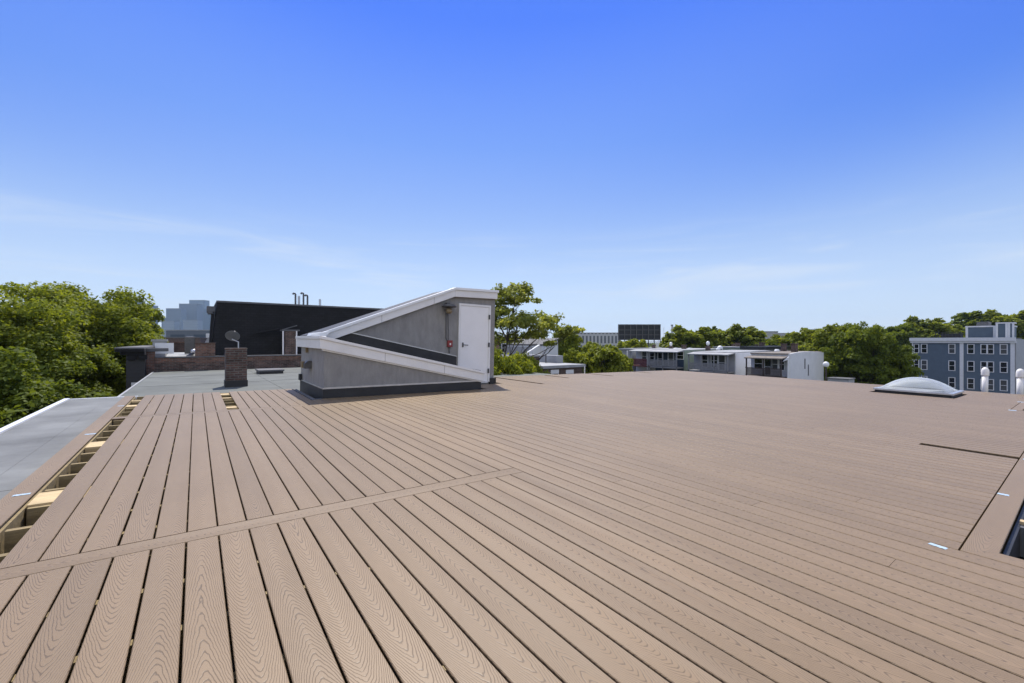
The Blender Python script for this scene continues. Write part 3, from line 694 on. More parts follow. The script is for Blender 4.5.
# --- row houses
HZ=CZ-1.43
def rowhouse(Y0,Y1,zt,label,side,wall,roofm,porch,rail,post,panes,side_arch=False,grp=None,XF=56.9,porch_d=1.7,dep=10.9,walls=None,porchroof=None,nposts=3,prz=.35):
    h=empty('row_house',(XF+4,(Y0+Y1)/2,0),label,'house','row houses across the yards')
    MB().box(XF,XF+dep,Y0+.02,Y1,0,zt-.12).build('wall',wall,h)
    if walls:
        for a,c,mm in walls: MB().box(XF-.03,XF-.003,a,c,zt-6,zt-.6).build('wall_panel',mm,h)
    if side_arch:
        n=10; pts=[(XF-.02,Y0,0),(XF+dep,Y0,0)]+[(XF+dep-(dep+.02)*i/n,Y0,zt-.06+.22*math.sin(math.pi*i/n)**.8) for i in range(n+1)]
        MB().prism(pts,(0,-.16,0)).build('side_wall',side,h)
    else: MB().box(XF-.02,XF+dep,Y0-.1,Y0+.015,0,zt-.08).build('side_wall',side,h)
    MB().prism([(XF-.15,Y0+.03,zt-.115),(XF+dep,Y0+.03,zt-.115),(XF+dep,Y0+.03,zt+.10),(XF-.15,Y0+.03,zt)],(0,Y1-Y0,0)).build('roof',roofm,h)
    # porch
    pz=zt-prz; xo=XF-porch_d
    fz=pz-2.25
    for lev in range(2):
        f_=fz-lev*2.9
        MB().box(xo,XF-.003,Y0+.1,Y1-.05,f_-.18,f_).build('porch_floor',rail,h)
        b=MB(); b.box(xo+.02,xo+.09,Y0+.1,Y1-.05,f_+.95,f_+1.03); b.box(xo+.03,xo+.08,Y0+.1,Y1-.05,f_+.1,f_+.16)
        nbal=int((Y1-Y0)/.12)
        for i in range(nbal): y=Y0+.15+(Y1-Y0-.3)*i/nbal; b.box(xo+.035,xo+.075,y,y+.07,f_+.16,f_+.95)
        b.build('railing',rail,h)
    b=MB(); b.prism([(xo-.2,Y0-.02,pz),(xo-.2,Y0-.02,pz-.12),(XF-.003,Y0-.02,pz+.06),(XF-.003,Y0-.02,pz+.22)],(0,Y1-Y0+.02,0)); b.build('porch_roof',porchroof or roofm,h)
    for i in range(nposts):
        y=Y0+.16+(Y1-Y0-.35)*i/(nposts-1); MB().box(xo+.0,xo+.13,y-.065,y+.065,0,pz-.121).build('porch_post',post,h)
    for (y,w,hh,zb,pm) in panes: window(h,(XF-(.03 if walls else 0),y,fz+zb),(0,1,0),w,hh,pane=pm,out=(-1,0,0),ft=.11)
    return h
def yX(px,X=56.9): return onX(px,360,X).y
h4=rowhouse(yX(788.5),yX(751),HZ,'end row house with blank white side wall and dark timber porch','white_wall','light_siding','tan_roof','darkwood','darkwood','darkwood',
   [(yX(782),.5,1.3,.8,'glass'),(yX(775),.6,1.3,.8,'curtained'),(yX(768),.7,1.9,.15,'glass'),(yX(758.5),.9,1.3,.8,'glass')],side_arch=True,nposts=3,prz=.55)
MB().prism([(55.2,yX(788.5)-.12,HZ-.9),(56.88,yX(788.5)-.12,HZ-.30),(56.88,yX(788.5)-.12,HZ-4),(56.4,yX(788.5)-.12,HZ-4),(56.4,yX(788.5)-.12,HZ-.75)],(0,.1,0)).build('porch_side','white_wall',h4)
for px,z0,z1 in ((804.8,-.72,-2.0),(808.2,-1.5,-2.9),(805.4,-4.0,-4.6)):
    p=onY(px,360,yX(788.5)-.16); x=p.x
    MB().box(x-.11,x+.11,yX(788.5)-.20,yX(788.5)-.163,HZ+z1,HZ+z0).build('side_vent','slate',h4)
h3=rowhouse(yX(735),yX(694),HZ+.02,'pale grey row house with grey porch and rounded white side wall','white_wall','grey_siding','light_roof','greyrail','greyrail','greyrail',
   [(yX(705),.75,1.75,.45,'glass'),(yX(714.5),.8,1.75,.45,'glass'),(yX(722),.8,2.0,.1,'curtained')],side_arch=False,nposts=4,prz=.28)
y_a,y_b=yX(684),yX(655)
h2=rowhouse(y_a,y_b,HZ+.2,'navy fronted row house with sage green side wall','green','navy','light_roof','greyrail','greyrail','greyrail',
   [(yX(671),.8,2.0,.1,'curtained'),(yX(660.5),.8,2.0,.1,'glass'),(yX(680),1.1,1.0,1.2,'glass')],nposts=3,prz=.25)
h1=rowhouse(yX(655)+.03,yX(636),HZ+.2,'off white row house with maroon porch railing at the row end','light_siding','light_siding','light_roof','maroon','maroon','grey_siding',
   [(yX(652),.8,1.5,.6,'glass'),(yX(644.5),.8,1.5,.6,'curtained')],nposts=2,prz=.22)
y=yX(635); MB().tube([(55.1,y+.1,0),(55.1,y+.1,HZ)],.09,8).build('downpipe','pvc',h1)
h0=empty('row_house',(60,yX(630),0),'dark grey shingled row house mostly hidden behind leaves beside the maroon porch','house','row houses across the yards')
MB().box(56.9,67,yX(635)+.5,yX(620),0,HZ+.08).build('wall','grey_wall',h0); MB().box(56.5,67,yX(635)+.45,yX(620),HZ+.082,HZ+.3).build('roof','light_roof',h0)
# back buildings behind the row
g=empty('flat_roof_house',(75,38,0),'sage green flat roofed house behind the grey row house','house')
a=onX(714,347.5,72); c=onX(743,347.5,72)
MB().box(72,82,c.y,a.y,0,a.z).build('wall','green',g); MB().box(71.8,82,c.y-.2,a.y+.2,a.z+.002,a.z+.16).build('roof','light_roof',g)
g2=empty('flat_roof_house',(75,32,0),'black edged flat roofed house behind the white end house','house')
a=onX(742,346.2,70); c=onX(766,346.2,70)
MB().box(70,80,c.y,a.y,0,a.z-.45).build('wall','grey_siding',g2); MB().box(69.7,80,c.y-.2,a.y+.2,a.z-.448,a.z).build('roof','dark_membrane',g2)
# chimneys as parts of the houses they stand on
def chim(root,px,py,X,w,zb,cap,m='brickdark'):
    w=w*.62; p=onX(px,py,X); c=MB().box(X,X+w,p.y-w/2,p.y+w/2,zb,p.z).build('chimney',m,root)
    if cap=='ball': MB().lathe((X+w/2,p.y,p.z+.002),[(w*.25,0),(w*.3,.12),(w*.46,.22),(w*.5,.4),(w*.4,.58),(w*.15,.68)],14).build('chimney_cap','coping',c,smooth=True)
    elif cap=='slab': MB().box(X-.06,X+w+.06,p.y-w/2-.06,p.y+w/2+.06,p.z+.002,p.z+.12).build('chimney_cap','brickbrown',c)
chim(h1,670,346.2,63,.8,HZ,'ball'); chim(h2,683,345.5,62,.9,HZ,'slab'); chim(h3,707,345.8,61,.85,HZ,'ball')
chim(h1,653,345.5,64,.7,HZ,'slab'); chim(g,737,343.5,75,.9,HZ,'slab'); chim(g2,761,343,74,1.0,HZ,'slab'); chim(g2,756,345,73,.5,HZ,'slab')
chim(h4,783,344.5,66,.9,HZ-.3,'slab'); chim(h4,793.5,344.3,63,1.0,HZ-.3,'slab'); chim(g,733,344.5,77,.8,HZ,'slab')
for root,px,py,X in ((h2,676,347.8,64),(h3,718,349.6,66),(h4,777,350.4,63),(h1,690,347.6,65)):
    p=onX(px,py,X); MB().lathe((X,p.y,HZ-.1),[(.28,0),(.28,.2),(.34,.3),(.2,.5)],12).build('roof_vent','coping',root)
p=onX(720,347.3,70); MB().lathe((70,p.y,a.z-.9),[(.45,0),(.45,.5),(.36,.8),(.15,.95)],16).build('roof_vent','coping',g,smooth=True)
# --- brick block with white roof, white house behind, dark house
YK=29.0
a=onY(541.5,366,YK); c=onY(582.5,363.2,YK)
bw=empty('brick_block',((a.x+c.x)/2,32,0),'low brown brick block with white roof and stone lintels beyond the deck','building')
zr=a.z
MB().box(a.x,c.x,YK,38,0,zr-.25).build('wall','brickbrown',bw); MB().box(a.x-.02,c.x+.25,YK-.2,38.2,zr-.248,zr).build('roof','light_roof',bw)
MB().box(c.x-.6,c.x+.27,YK+3.0,38.3,zr+.002,zr+.75).build('parapet','light_roof',bw)
l=onY(519.5,358,YK); MB().box(l.x-6,a.x-.025,YK+.3,38,0,l.z).build('wall','brickdark',bw); MB().box(l.x-6,a.x-.025,YK+.2,38.1,l.z+.002,l.z+.12).build('roof_edge','slate',bw)
for px in (554.5,569.5):
    p=onY(px,371.0,YK); MB().box(p.x-.5,p.x+.5,YK-.06,YK-.003,p.z-.18,p.z+.12).build('lintel','sash',bw)
    window(bw,(p.x,YK,p.z-1.75),(1,0,0),.8,1.5,out=(0,-1,0),ft=.06)
p=onY(527,371,YK+.3); window(bw,(p.x,YK+.3,p.z-1.75),(1,0,0),.8,1.5,out=(0,-1,0),ft=.06)
p=onY(583,366,YK); MB().tube([(p.x-.05,YK-.25,0),(p.x-.05,YK-.25,p.z)],.06,8).build('downpipe','pvc',bw)
MB().tube([(a.x+4,YK+4,zr),(a.x+4,YK+4,zr+.9)],.07,8).build('roof_vent','steel',bw)
MB().lathe((a.x+5.6,YK+4.5,zr),[(.25,0),(.25,.2),(.3,.25),(.1,.35)],12).build('roof_vent','alu',bw)
YQ=41.0
wh=empty('white_gable_house',(32,46,0),'white gabled house end behind the brown brick block','house')
z_=onY(522,358,YQ).z-4
pl=[onY(521,357,YQ),onY(541,344,YQ)]
MB().prism([(pl[0].x,YQ,0),(pl[1].x,YQ,0),(pl[1].x,YQ,pl[1].z),(pl[0].x,YQ,pl[0].z)],(0,.35,0)).build('wall','white_wall',wh)
q0,q1=onY(544.8,345.5,YQ-.8),onY(558,339.6,YQ-.8)
MB().prism([(q0.x,YQ-.8,0),(q1.x,YQ-.8,0),(q1.x,YQ-.8,q1.z),(q0.x,YQ-.8,q0.z)],(0,8,0)).build('wall','white_wall',wh)
MB().box(pl[1].x+.005,q0.x-.005,YQ+.4,YQ+8,0,q0.z-.2).build('wall','grey_wall',wh)
MB().prism([(q0.x-.1,YQ-.95,q0.z+.004),(q1.x+.1,YQ-.95,q1.z+.046),(q1.x+.1,YQ-.95,q1.z+.2),(q0.x-.1,YQ-.95,q0.z+.16)],(0,8.3,0)).build('roof','slate',wh)
YD=52.0
dh=empty('dark_house',(30,56,0),'dark grey house with low brick wing behind the leafy tree beside the bulkhead','house')
a,c=onY(498,340,YD),onY(524,340,YD)
MB().box(a.x,c.x,YD,YD+9,0,a.z).build('wall','navy',dh); MB().box(a.x-.2,c.x+.2,YD-.2,YD+9.2,a.z+.002,a.z+.3).build('roof','slate',dh)
a2=onY(484,339,YD-2); MB().box(a2.x,onY(499,339,YD-2).x,YD-2,YD+6,0,a2.z).build('brick_wing','brick',dh)
for px in (504,511,518): p=onY(px,352,YD); window(dh,(p.x,YD,p.z),(1,0,0),.8,1.2,out=(0,-1,0))

# ------------------------------------------------------------------ billboard (back side)
d=130
a=P(618.3,343,d); c=P(660.8,324.3,d); ax=(P(660.8,343,d)-a); ax.z=0; Wd=ax.length; ax.normalize(); ou=Vector((ax.y,-ax.x,0))   # towards us
Fm=Matrix(((ax.x,ou.x,0,a.x),(ax.y,ou.y,0,a.y),(0,0,1,0),(0,0,0,1)))
bb2=empty('billboard',(a+ax*Wd/2)*1.0,'dark billboard seen from behind above the tree tops','billboard')
bb2.location.z=0; WM[bb2.name]=Matrix.Translation(bb2.location)
z0,z1=a.z,c.z
MB().box(0,Wd,-.35,-.2,z0+.9,z1).build('panel','board_back',bb2,Fm)
b=MB()
for i in range(8): x=.15+(Wd-.3)*i/7; b.box(x-.1,x+.1,-.198,.05,z0,z1-.05)
for k in range(4): z=z0+1.0+(z1-z0-1.2)*k/3; b.box(0,Wd,-.15,-.03,z-.1,z+.1)
b.build('support_frame','steel',bb2,Fm)
b=MB(); b.box(-.3,Wd+.8,.06,1.0,z0+.35,z0+.45)
for i in range(10): x=(Wd+.4)*i/9; b.box(x-.03,x+.03,.95,1.0,z0+.45,z0+1.4)
b.build('catwalk','slate',bb2,Fm)
for x in (Wd*.3,Wd*.7): MB().tube([(x,0,0),(x,0,z0)],.35,12).build('post','steel',bb2,Fm)
MB().tube([(Wd+.6,.9,z0+.4),(Wd+.6,.9,z1-.8)],.05,6).build('ladder_pole','alu',bb2,Fm)
# ------------------------------------------------------------------ street lamp
p=P(826,364.5,52)
sl=empty('street_lamp',(p.x,p.y,0),'street lamp with white globe between white wall and big tree','street lamp')
MB().lathe((p.x,p.y,0),[(.16,0),(.16,.5),(.09,.6),(.07,p.z-.35),(.10,p.z-.30)],12).build('post','darkwood',sl)
b=MB(); b.lathe((p.x,p.y,p.z-.3),[(.12,0),(.28,.12),(.34,.32),(.28,.52),(.12,.63),(.03,.66)],18); b.build('globe','coping',sl,smooth=True)
p=P(841,377,50); 
gw=empty('garage',(p.x,p.y,0),'low pale grey garage under the big tree','garage')
MB().box(p.x-1.0,p.x+1.0,p.y-1.0,p.y+1.0,0,p.z-.2).build('wall','grey_wall',gw); MB().box(p.x-1.1,p.x+1.1,p.y-1.1,p.y+1.1,p.z-.198,p.z-.1).build('roof','slate',gw)
# ------------------------------------------------------------------ far buildings
def farbox(name,lab,cat,px0,px1,pyt,d,m,dep=30,grp=None,roof=None,ztop=None):
    a,c=P(px0,pyt,d),P(px1,pyt,d); ax=(c-a); w=ax.length; ax.normalize(); dn=Vector((-ax.y,ax.x,0))
    Fm=Matrix(((ax.x,dn.x,0,a.x),(ax.y,dn.y,0,a.y),(0,0,1,0),(0,0,0,1)))
    t=empty(name,(a.x,a.y,0),lab,cat,grp)
    t.rotation_euler=(0,0,math.atan2(ax.y,ax.x)); WM[t.name]=Matrix.Translation((a.x,a.y,0))@Matrix.Rotation(math.atan2(ax.y,ax.x),4,'Z')
    MB().box(0,w,0,dep,0,a.z).build('wall',m,t,Fm)
    MB().box(-w*.004,w*1.004,-.2,dep+.2,a.z+.01,a.z+max(.4,d*.0016)).build('roof',roof or 'slate',t,Fm)
    return t,Fm,w,a.z
GT='downtown towers on the horizon'
farbox('office_tower','stepped grey tower at the left end of the skyline',None or 'tower',166,181,309,2500,'tower_grey',40,GT)
farbox('office_tower','low bluish tower shoulder left of the stepped grey tower','tower',161.5,166.2,318.5,2500,'tower_grey',40,GT)
farbox('office_tower','broad grey tower in the middle of the skyline','tower',179,197,304.3,2600,'tower_grey',50,GT)
farbox('office_tower','tallest pale blue glass tower of the skyline','tower',189.2,204.3,300.7,2900,'tower_blue',50,GT)
farbox('office_tower','light blue glass tower touching the black house','tower',200,213,310,2700,'tower_blue',50,GT)
farbox('office_tower','short pale tower in front of the middle skyline','tower',183,197.5,320.3,2300,'tower_pale',40,GT)
farbox('office_tower','short grey tower in front of the stepped tower','tower',163,174,321.5,2300,'tower_pale',40,GT)
farbox('office_tower','flat topped tower peeking above the left trees','tower',124.5,138,297.8,2400,'tower_grey',40,GT)
farbox('office_tower','lower tower top just right behind the left trees','tower',147,152.5,306,2500,'tower_blue',40,GT)
farbox('warehouse_block','long low green grey block below the skyline','building',166,211,330.5,240,'tower_grey',20,None,'light_roof')
farbox('warehouse_block','low brick block below the skyline behind the condenser','building',162,200,338,150,'brickbrown',14,None,'slate')
farbox('factory_building','long pale building with white piers left of the billboard','building',563,621,333.2,420,'factory',30,None,'light_roof')
farbox('factory_building','grey building with dark flat roof behind the row house trees','building',756,778,332,330,'grey_wall',8,None,'dark_membrane')
farbox('factory_building','pale grey low building right of the dark roofed one','building',779,789,333.6,330,'grey_siding',8,None,'light_roof')
farbox('factory_building','dark box building peeking over the trees left of the big tree','building',810,819,330.0,260,'slate',8)
t,Fm,w,z=farbox('factory_building','grey building with roof penthouse behind trees left of blue house','building',934,953,325.0,190,'grey_wall',14,None,'light_roof')
MB().box(w*.38,w*.62,3,6,z+.35,z+2.0).build('penthouse','slate',t,Fm)
p=P(672,325.5,520); t=empty('smoke_stack',(p.x,p.y,0),'slim pale smoke stack rising behind the trees right of billboard','chimney')
MB().lathe((p.x,p.y,0),[(2.0,0),(1.25,p.z)],16).build('shaft','grey_wall',t,smooth=True); MB().lathe((p.x,p.y,p.z+.01),[(1.4,0),(1.4,1.0),(1.0,1.1)],16).build('rim','slate',t)

# ------------------------------------------------------------------ trees
def quadmesh(name,verts,tone,m):
    n=len(verts)//4; me=bpy.data.meshes.new(name)
    me.vertices.add(len(verts)); me.vertices.foreach_set('co',verts.astype(np.float32).ravel())
    me.loops.add(4*n); me.loops.foreach_set('vertex_index',np.arange(4*n,dtype=np.int32))
    me.polygons.add(n); me.polygons.foreach_set('loop_start',np.arange(0,4*n,4,dtype=np.int32)); me.polygons.foreach_set('loop_total',np.full(n,4,dtype=np.int32))
    at=me.attributes.new('tone','FLOAT','FACE'); at.data.foreach_set('value',tone.astype(np.float32))
    me.update(); me.materials.append(M[m]); return me
def unit(a): return a/np.maximum(np.linalg.norm(a,axis=1,keepdims=True),1e-9)
def leaves(rs,clumps,nleaf,L,flat,m):
    """clumps: array (x,y,z,r,tone)"""
    cl=np.array(clumps); w=cl[:,3]**2; w/=w.sum(); idx=rs.choice(len(cl),nleaf,p=w)
    g=rs.normal(size=(nleaf,3)); g=unit(g)*(rs.random((nleaf,1))**.45)
    off=g*cl[idx,3:4]; off[:,2]*=flat; off[:,2]-= .25*(np.hypot(off[:,0],off[:,1])**2)/np.maximum(cl[idx,3],.1)
    p=cl[idx,:3]+off
    nr=unit(np.array([0,0,.8])+.55*g+rs.normal(size=(nleaf,3))*.55)
    d=rs.normal(size=(nleaf,3)); d[:,2]-=.5; d=unit(d-(d*nr).sum(1,keepdims=True)*nr); s=np.cross(nr,d)
    l=(L*(.65+.7*rs.random((nleaf,1)))); wd=l*.32
    v=np.empty((nleaf,4,3)); v[:,0]=p-d*l*.5; v[:,1]=p+s*wd+nr*l*.06; v[:,2]=p+d*l*.5; v[:,3]=p-s*wd+nr*l*.06
    tone=np.clip(cl[idx,4]+rs.normal(size=nleaf)*.16,0,1)
    return quadmesh('crown',v.reshape(-1,3),tone,m)
def limb(b,a,c,r0,r1,rs,sag=.12,n=5,seg=6):
    a,c=Vector(a),Vector(c); L=(c-a).length; pts=[];rad=[]
    k=Vector(rs.normal(size=3)*.08*L)
    for i in range(n+1):
        t=i/n; p=a.lerp(c,t); p.z+= sag*L*math.sin(math.pi*t)*-.6*(1-t)+0; p+=k*math.sin(math.pi*t); pts.append(p); rad.append(r0+(r1-r0)*t**.8)
    b.tube(pts,rad,seg,caps=False); return pts
def make_tree(seed,H,th,rx,rz,nl,nleaf,L,tr,leaf,flat=.5,open_=.0,spread=1.0,layered=False,sub=11,lobes=None):
    rs=np.random.RandomState(seed); b=MB(); cz=H-rz
    lean=Vector((rs.normal()*.25,rs.normal()*.25,0))
    fork=Vector((lean.x,lean.y,th)); limb(b,(0,0,-.3),fork,tr,tr*.75,rs,0,4,9)
    clumps=[]; top=Vector((lean.x*1.5,lean.y*1.5,cz+rz*.55)); tp=limb(b,fork,top,tr*.75,tr*.15,rs,0,6,8)
    if lobes: nl=len(lobes)
    for i in range(nl):
        # golden spiral directions for even cover, jittered
        u=(i+.5)/nl; zz=1-1.75*u; ph=i*2.39996+rs.random()*.7; rr=math.sqrt(max(0,1-zz*zz))
        f=(.36+.36*rs.random())*spread
        c=Vector((rx*rr*math.cos(ph)*f,rx*rr*math.sin(ph)*f,cz+rz*zz*f*.95))
        rl=rx*(.25+.12*rs.random())
        if lobes: c=Vector(lobes[i][:3]); rl=lobes[i][3]
        st=tp[min(6,max(0,int(6*(c.z-th)/(max(.1,top.z-th))*(.85 if layered else .6))))] if rs.random()<.8 else fork
        lp=limb(b,st,c,tr*(.22+.16*rs.random()),tr*.05,rs,.15,5,6)
        tl=.32+.36*rs.random()
        for j in range(sub):
            dv=unit(rs.normal(size=(1,3)))[0]; dv[2]=abs(dv[2])*.8-.22
            q=c+Vector(dv)*rl*(.45+.65*rs.random())
            if layered: q.z=c.z+(q.z-c.z)*.75
            if rs.random()<open_: continue
            clumps.append((q.x,q.y,q.z,rl*((.30 if layered else .26)+.26*rs.random()),tl+rs.normal()*.1))
            if j%2==0: limb(b,lp[3],q,tr*.05,tr*.012,rs,.05,3,4)
    tm=b.v and MB(); 
    me=bpy.data.meshes.new('trunk'); me.from_pydata([tuple(v) for v in b.v],[],b.f); me.materials.append(M['bark']); me.polygons.foreach_set('use_smooth',[True]*len(me.polygons))
    return me,leaves(rs,clumps,nleaf,L,flat,leaf)
TV={}
def ztop(me):
    a=np.empty(len(me.vertices)*3,np.float32); me.vertices.foreach_get('co',a); return float(np.percentile(a[2::3],99.6))
TOP={}
def put_tree(kind,loc,label,rz=0,s=(1,1,1),group=None,name='tree',leaf=None):
    t=bpy.data.objects.new(name,None); col.objects.link(t); t.location=loc; t.rotation_euler=(0,0,rz); t.scale=s; tag(t,label,'tree',group)
    for nm,me in zip(('trunk','crown'),TV[kind]):
        o=bpy.data.objects.new(nm,me); col.objects.link(o); o.parent=t
    return t
TV['near1']=make_tree(3,15.2,4.5,5.6,5.6,46,90000,.19,.24,'leaf_a',.6,.10,sub=13)
TV['near2']=make_tree(11,16.5,4.5,5.2,6.0,40,60000,.24,.26,'leaf_a',.6,.10,sub=12)
TV['near3']=make_tree(17,12.4,3.0,4.2,4.6,34,60000,.19,.20,'leaf_d',.6,.10,sub=12)
AL=[((px-508)/17.8,rng.uniform(-1.3,1.3),CZ-(py-341.5)/17.8,r) for px,py,r in ((499,297,1.0),(514,293,1.15),(525,299,.85),(504,311,.9),(499,324,1.0),(517,321,1.0),(533,325,1.1),(547,318,.9),(553,325,.75),(540,335,.9),(519,335,.6),(564,332,.7),(573,331,.55),(504,340,.9),(549,344,.4),(490,315,1.0),(486,300,.9))]
TV['near4']=make_tree(19,12.4,3.0,4.2,4.6,34,70000,.17,.20,'leaf_c',.6,.10,sub=12)
TV['airy']=make_tree(23,CZ+3.0,6.5,3.6,3.5,24,9800,.19,.15,'leaf_b',.55,.2,1.15,True,16,lobes=AL)
TV['mid1']=make_tree(31,13.5,3.2,6.3,5.8,42,34000,.42,.30,'leaf_c',.55,.06)
TV['mid2']=make_tree(37,13.0,3.0,5.2,5.4,34,24000,.42,.28,'leaf_a',.55,.08)
TV['mid3']=make_tree(41,12.0,2.5,4.4,5.0,28,18000,.42,.25,'leaf_d',.55,.1)
TV['far1']=make_tree(47,13.0,3.0,5.4,5.2,34,12000,.62,.30,'leaf_a',.55,.08)
TV['far2']=make_tree(53,13.0,3.0,4.8,5.4,30,11000,.62,.30,'leaf_c',.55,.08)
def tp(px,d): p=P(px,341.5,d); return (p.x,p.y,0)
def put(kind,px,d,topy,label,rz=0,wide=1.0,group=None):
    if kind not in TOP: TOP[kind]=ztop(TV[kind][1])
    zt=CZ-(topy-341.5)/F*d; s=zt/TOP[kind]
    return put_tree(kind,tp(px,d),label,rz,(s*wide,s*wide,s),group)
GL='street trees along the left side'
put('near1',55,27,287,'large leafy maple with forked dark limbs, the widest crown at left',.3,1.0,GL)
put('near2',121,54,300,'rounded leafy tree in front of the skyline left of the towers',4.0,.95,GL)
put('near3',106,36,329,'lower yellow green tree beside the black front bay',2.9,.90,GL)
put('near1',-25,21,296,'leafy maple cut by the left frame edge',2.2,.9,GL)
put('near4',-30,14.5,352,'low leafy tree below the white roof edge at left',5.0,1.0,GL)
put('near4',40,22,356,'low leafy tree under the large forked maple',1.0,1.0,GL)
put('near2',70,45,306,'leafy tree farther down the street behind the large maple',5.5,1.0,GL)
GA='trees beyond the far deck edge'
put_tree('airy',tp(508,24),'airy layered tree rising right beside the bulkhead door',-math.atan2(c2w(Vector((0,1,0))).x,c2w(Vector((0,1,0))).y),(1,1,1),GA)
put('near3',500,19,351,'bushy tree top behind the deck edge beside the bulkhead',.6,.55,GA)
put('near3',519,20.5,360,'small leafy tree top under the airy tree',2.4,.45,GA)
put('mid3',603,48,347,'bushy tree left of the row houses with yellow green leaves',.4,.75,GA)
put('mid2',597,57,344,'bushy green tree below the long pale factory building',1.9,.7,GA)
put('mid2',566,62,330,'taller thin tree behind the white gabled house',3.3,.5,GA)
put('mid3',612,62,350,'low tree crown just left of the grey row house roof',2.7,.6,GA)
put('mid3',636,80,340.0,'low tree crown under the billboard',5.0,.9,GA)
put('mid2',577,50,352,'low dense tree at the right end of the white roofed brick block',2.6,.5,GA)
put('mid3',624,54,357,'smallest bushy tree touching the maroon porch of the row houses',1.4,.42,GA)
GB='trees behind the row houses'
put('far1',692,95,328,'rounded tree behind the row houses right of the billboard',.9,1.05,GB)
put('far2',676,105,333,'narrow dark tree below the smoke stack',.2,.8,GB)
put('far2',712,112,328,'dark tree between two rounded trees behind the row houses',4.1,.7,GB)
put('far1',738,100,327,'broad light green tree behind the sage green house',2.2,1.15,GB)
put('far1',724,104,329.5,'light green tree behind the black edged roof',3.6,.9,GB)
put('far2',768,92,340,'low tree behind the white end house chimneys',1.3,.9,GB)
put('far1',787,98,335,'green tree right of the dark roofed far building',5.2,1.0,GB)
put('far2',806,94,333,'tree behind the blank white side wall',.5,1.0,GB)
put('mid2',820,72,330,'tree with light green crown beside the globe street lamp',2.0,1.0,GB)
GC='trees in front of and behind the blue house'
put('mid1',868,57,328,'big dark dense tree in front of the blue house corner',.7,.74,GC)
put('mid2',838,62,328,'dense tree left half of the big dark crown mass',3.0,.8,GC)
put('mid1',850,88,325,'rounded tree top behind the big dark tree',4.4,.9,GC)
put('far1',921,120,319,'open crowned tree behind the blue house roof',1.5,1.0,GC)
put('far1',943,125,327,'lower tree behind the blue house roof railing',3.9,1.0,GC)
put('far2',985,130,313,'tall tree behind the blue house penthouse',2.7,1.1,GC)
put('far1',1012,126,312,'tall tree behind the right end of the blue house',.2,1.1,GC)
put('far2',1040,128,315,'tall tree cut by the right frame edge',4.9,1.0,GC)
put('far2',895,110,326,'tree top between the big tree and the blue house',5.7,.8,GC)
# far-off wood that closes the horizon
rs=np.random.RandomState(5); cl=[]
for i in range(900):
    px=rs.uniform(-250,1350); d=rs.uniform(420,700)
    p=P(px,341.5,d); cl.append((p.x,p.y,rs.uniform(4,9.5),rs.uniform(3,6),rs.uniform(.2,.7)))
me=leaves(rs,cl,45000,2.4,.6,'leaf_c'); o=bpy.data.objects.new('distant_woods',me); col.objects.link(o)
tag(o,'far off line of trees on the horizon','woods',kind='stuff')

# ------------------------------------------------------------------ haze
HZB=MB().box(-6300,6300,-6300,6300,-1.0,330).build('haze',bpy.data.materials.new('haze_air')); tag(HZB,'thin blue summer haze over the city','haze',kind='stuff')
hm=HZB.data.materials[0]; hm.use_nodes=True; hn=hm.node_tree; hn.nodes.clear()
ho=hn.nodes.new('ShaderNodeOutputMaterial'); hv=hn.nodes.new('ShaderNodeVolumePrincipled'); hv.inputs['Density'].default_value=.00009; hv.inputs['Color'].default_value=(.55,.76,1,1); hv.inputs['Anisotropy'].default_value=.1
hn.links.new(hv.outputs[0],ho.inputs['Volume'])

# ------------------------------------------------------------------ light, sky, camera
SEL=57.0; sd_=Vector((.42,.907,0)).normalized()
SDIR=Vector((sd_.x*math.cos(R(SEL)),sd_.y*math.cos(R(SEL)),math.sin(R(SEL))))
ld=bpy.data.lights.new('sun','SUN'); ld.energy=3.3; ld.angle=R(.53); ld.color=(1,.935,.85)
lo=bpy.data.objects.new('sun',ld); col.objects.link(lo); lo.location=(0,0,60); lo.rotation_euler=SDIR.to_track_quat('Z','Y').to_euler()
w=bpy.data.worlds.new('World'); scene.world=w; w.use_nodes=True; n=w.node_tree; n.nodes.clear()
out=N(n,'ShaderNodeOutputWorld'); bg=N(n,'ShaderNodeBackground'); bg.inputs['Strength'].default_value=.15
sky=N(n,'ShaderNodeTexSky',sky_type='NISHITA'); sky.sun_disc=False; sky.sun_elevation=R(SEL); sky.sun_rotation=math.atan2(SDIR.x,SDIR.y)
sky.air_density=1.0; sky.dust_density=0.0; sky.ozone_density=3.0; sky.altitude=50
tc=N(n,'ShaderNodeTexCoord'); sp=N(n,'ShaderNodeSeparateXYZ'); lk(n,tc.outputs['Generated'],sp.inputs[0])
gr=N(n,'ShaderNodeValToRGB'); ee=gr.color_ramp.elements
KS=.56
ee[0].position=0; ee[0].color=(.98*KS,.94*KS,1.0*KS,1); ee[1].position=1; ee[1].color=(1.9,1.7,1.3,1)
for ps,cc in ((.06,(1.0,.94,1.04)),(.21,(1.03,.90,.93)),(.41,(.66,.79,1.10)),(.60,(.30,.57,1.38)),(.66,(.30,.57,1.38)),(.76,(.6,.85,1.4))):
    x=ee.new(ps); x.color=tuple(v*KS for v in cc)+(1,)
x=ee.new(.86); x.color=(1.7,1.55,1.25,1)  # overhead sky, out of view, brightened and warmed to fill the shaded walls
lk(n,sp.outputs['Z'],gr.inputs[0])
tn=N(n,'ShaderNodeVectorMath',operation='MULTIPLY'); lk(n,sky.outputs[0],tn.inputs[0]); lk(n,gr.outputs[0],tn.inputs[1])
g2=N(n,'ShaderNodeValToRGB'); e2_=g2.color_ramp.elements
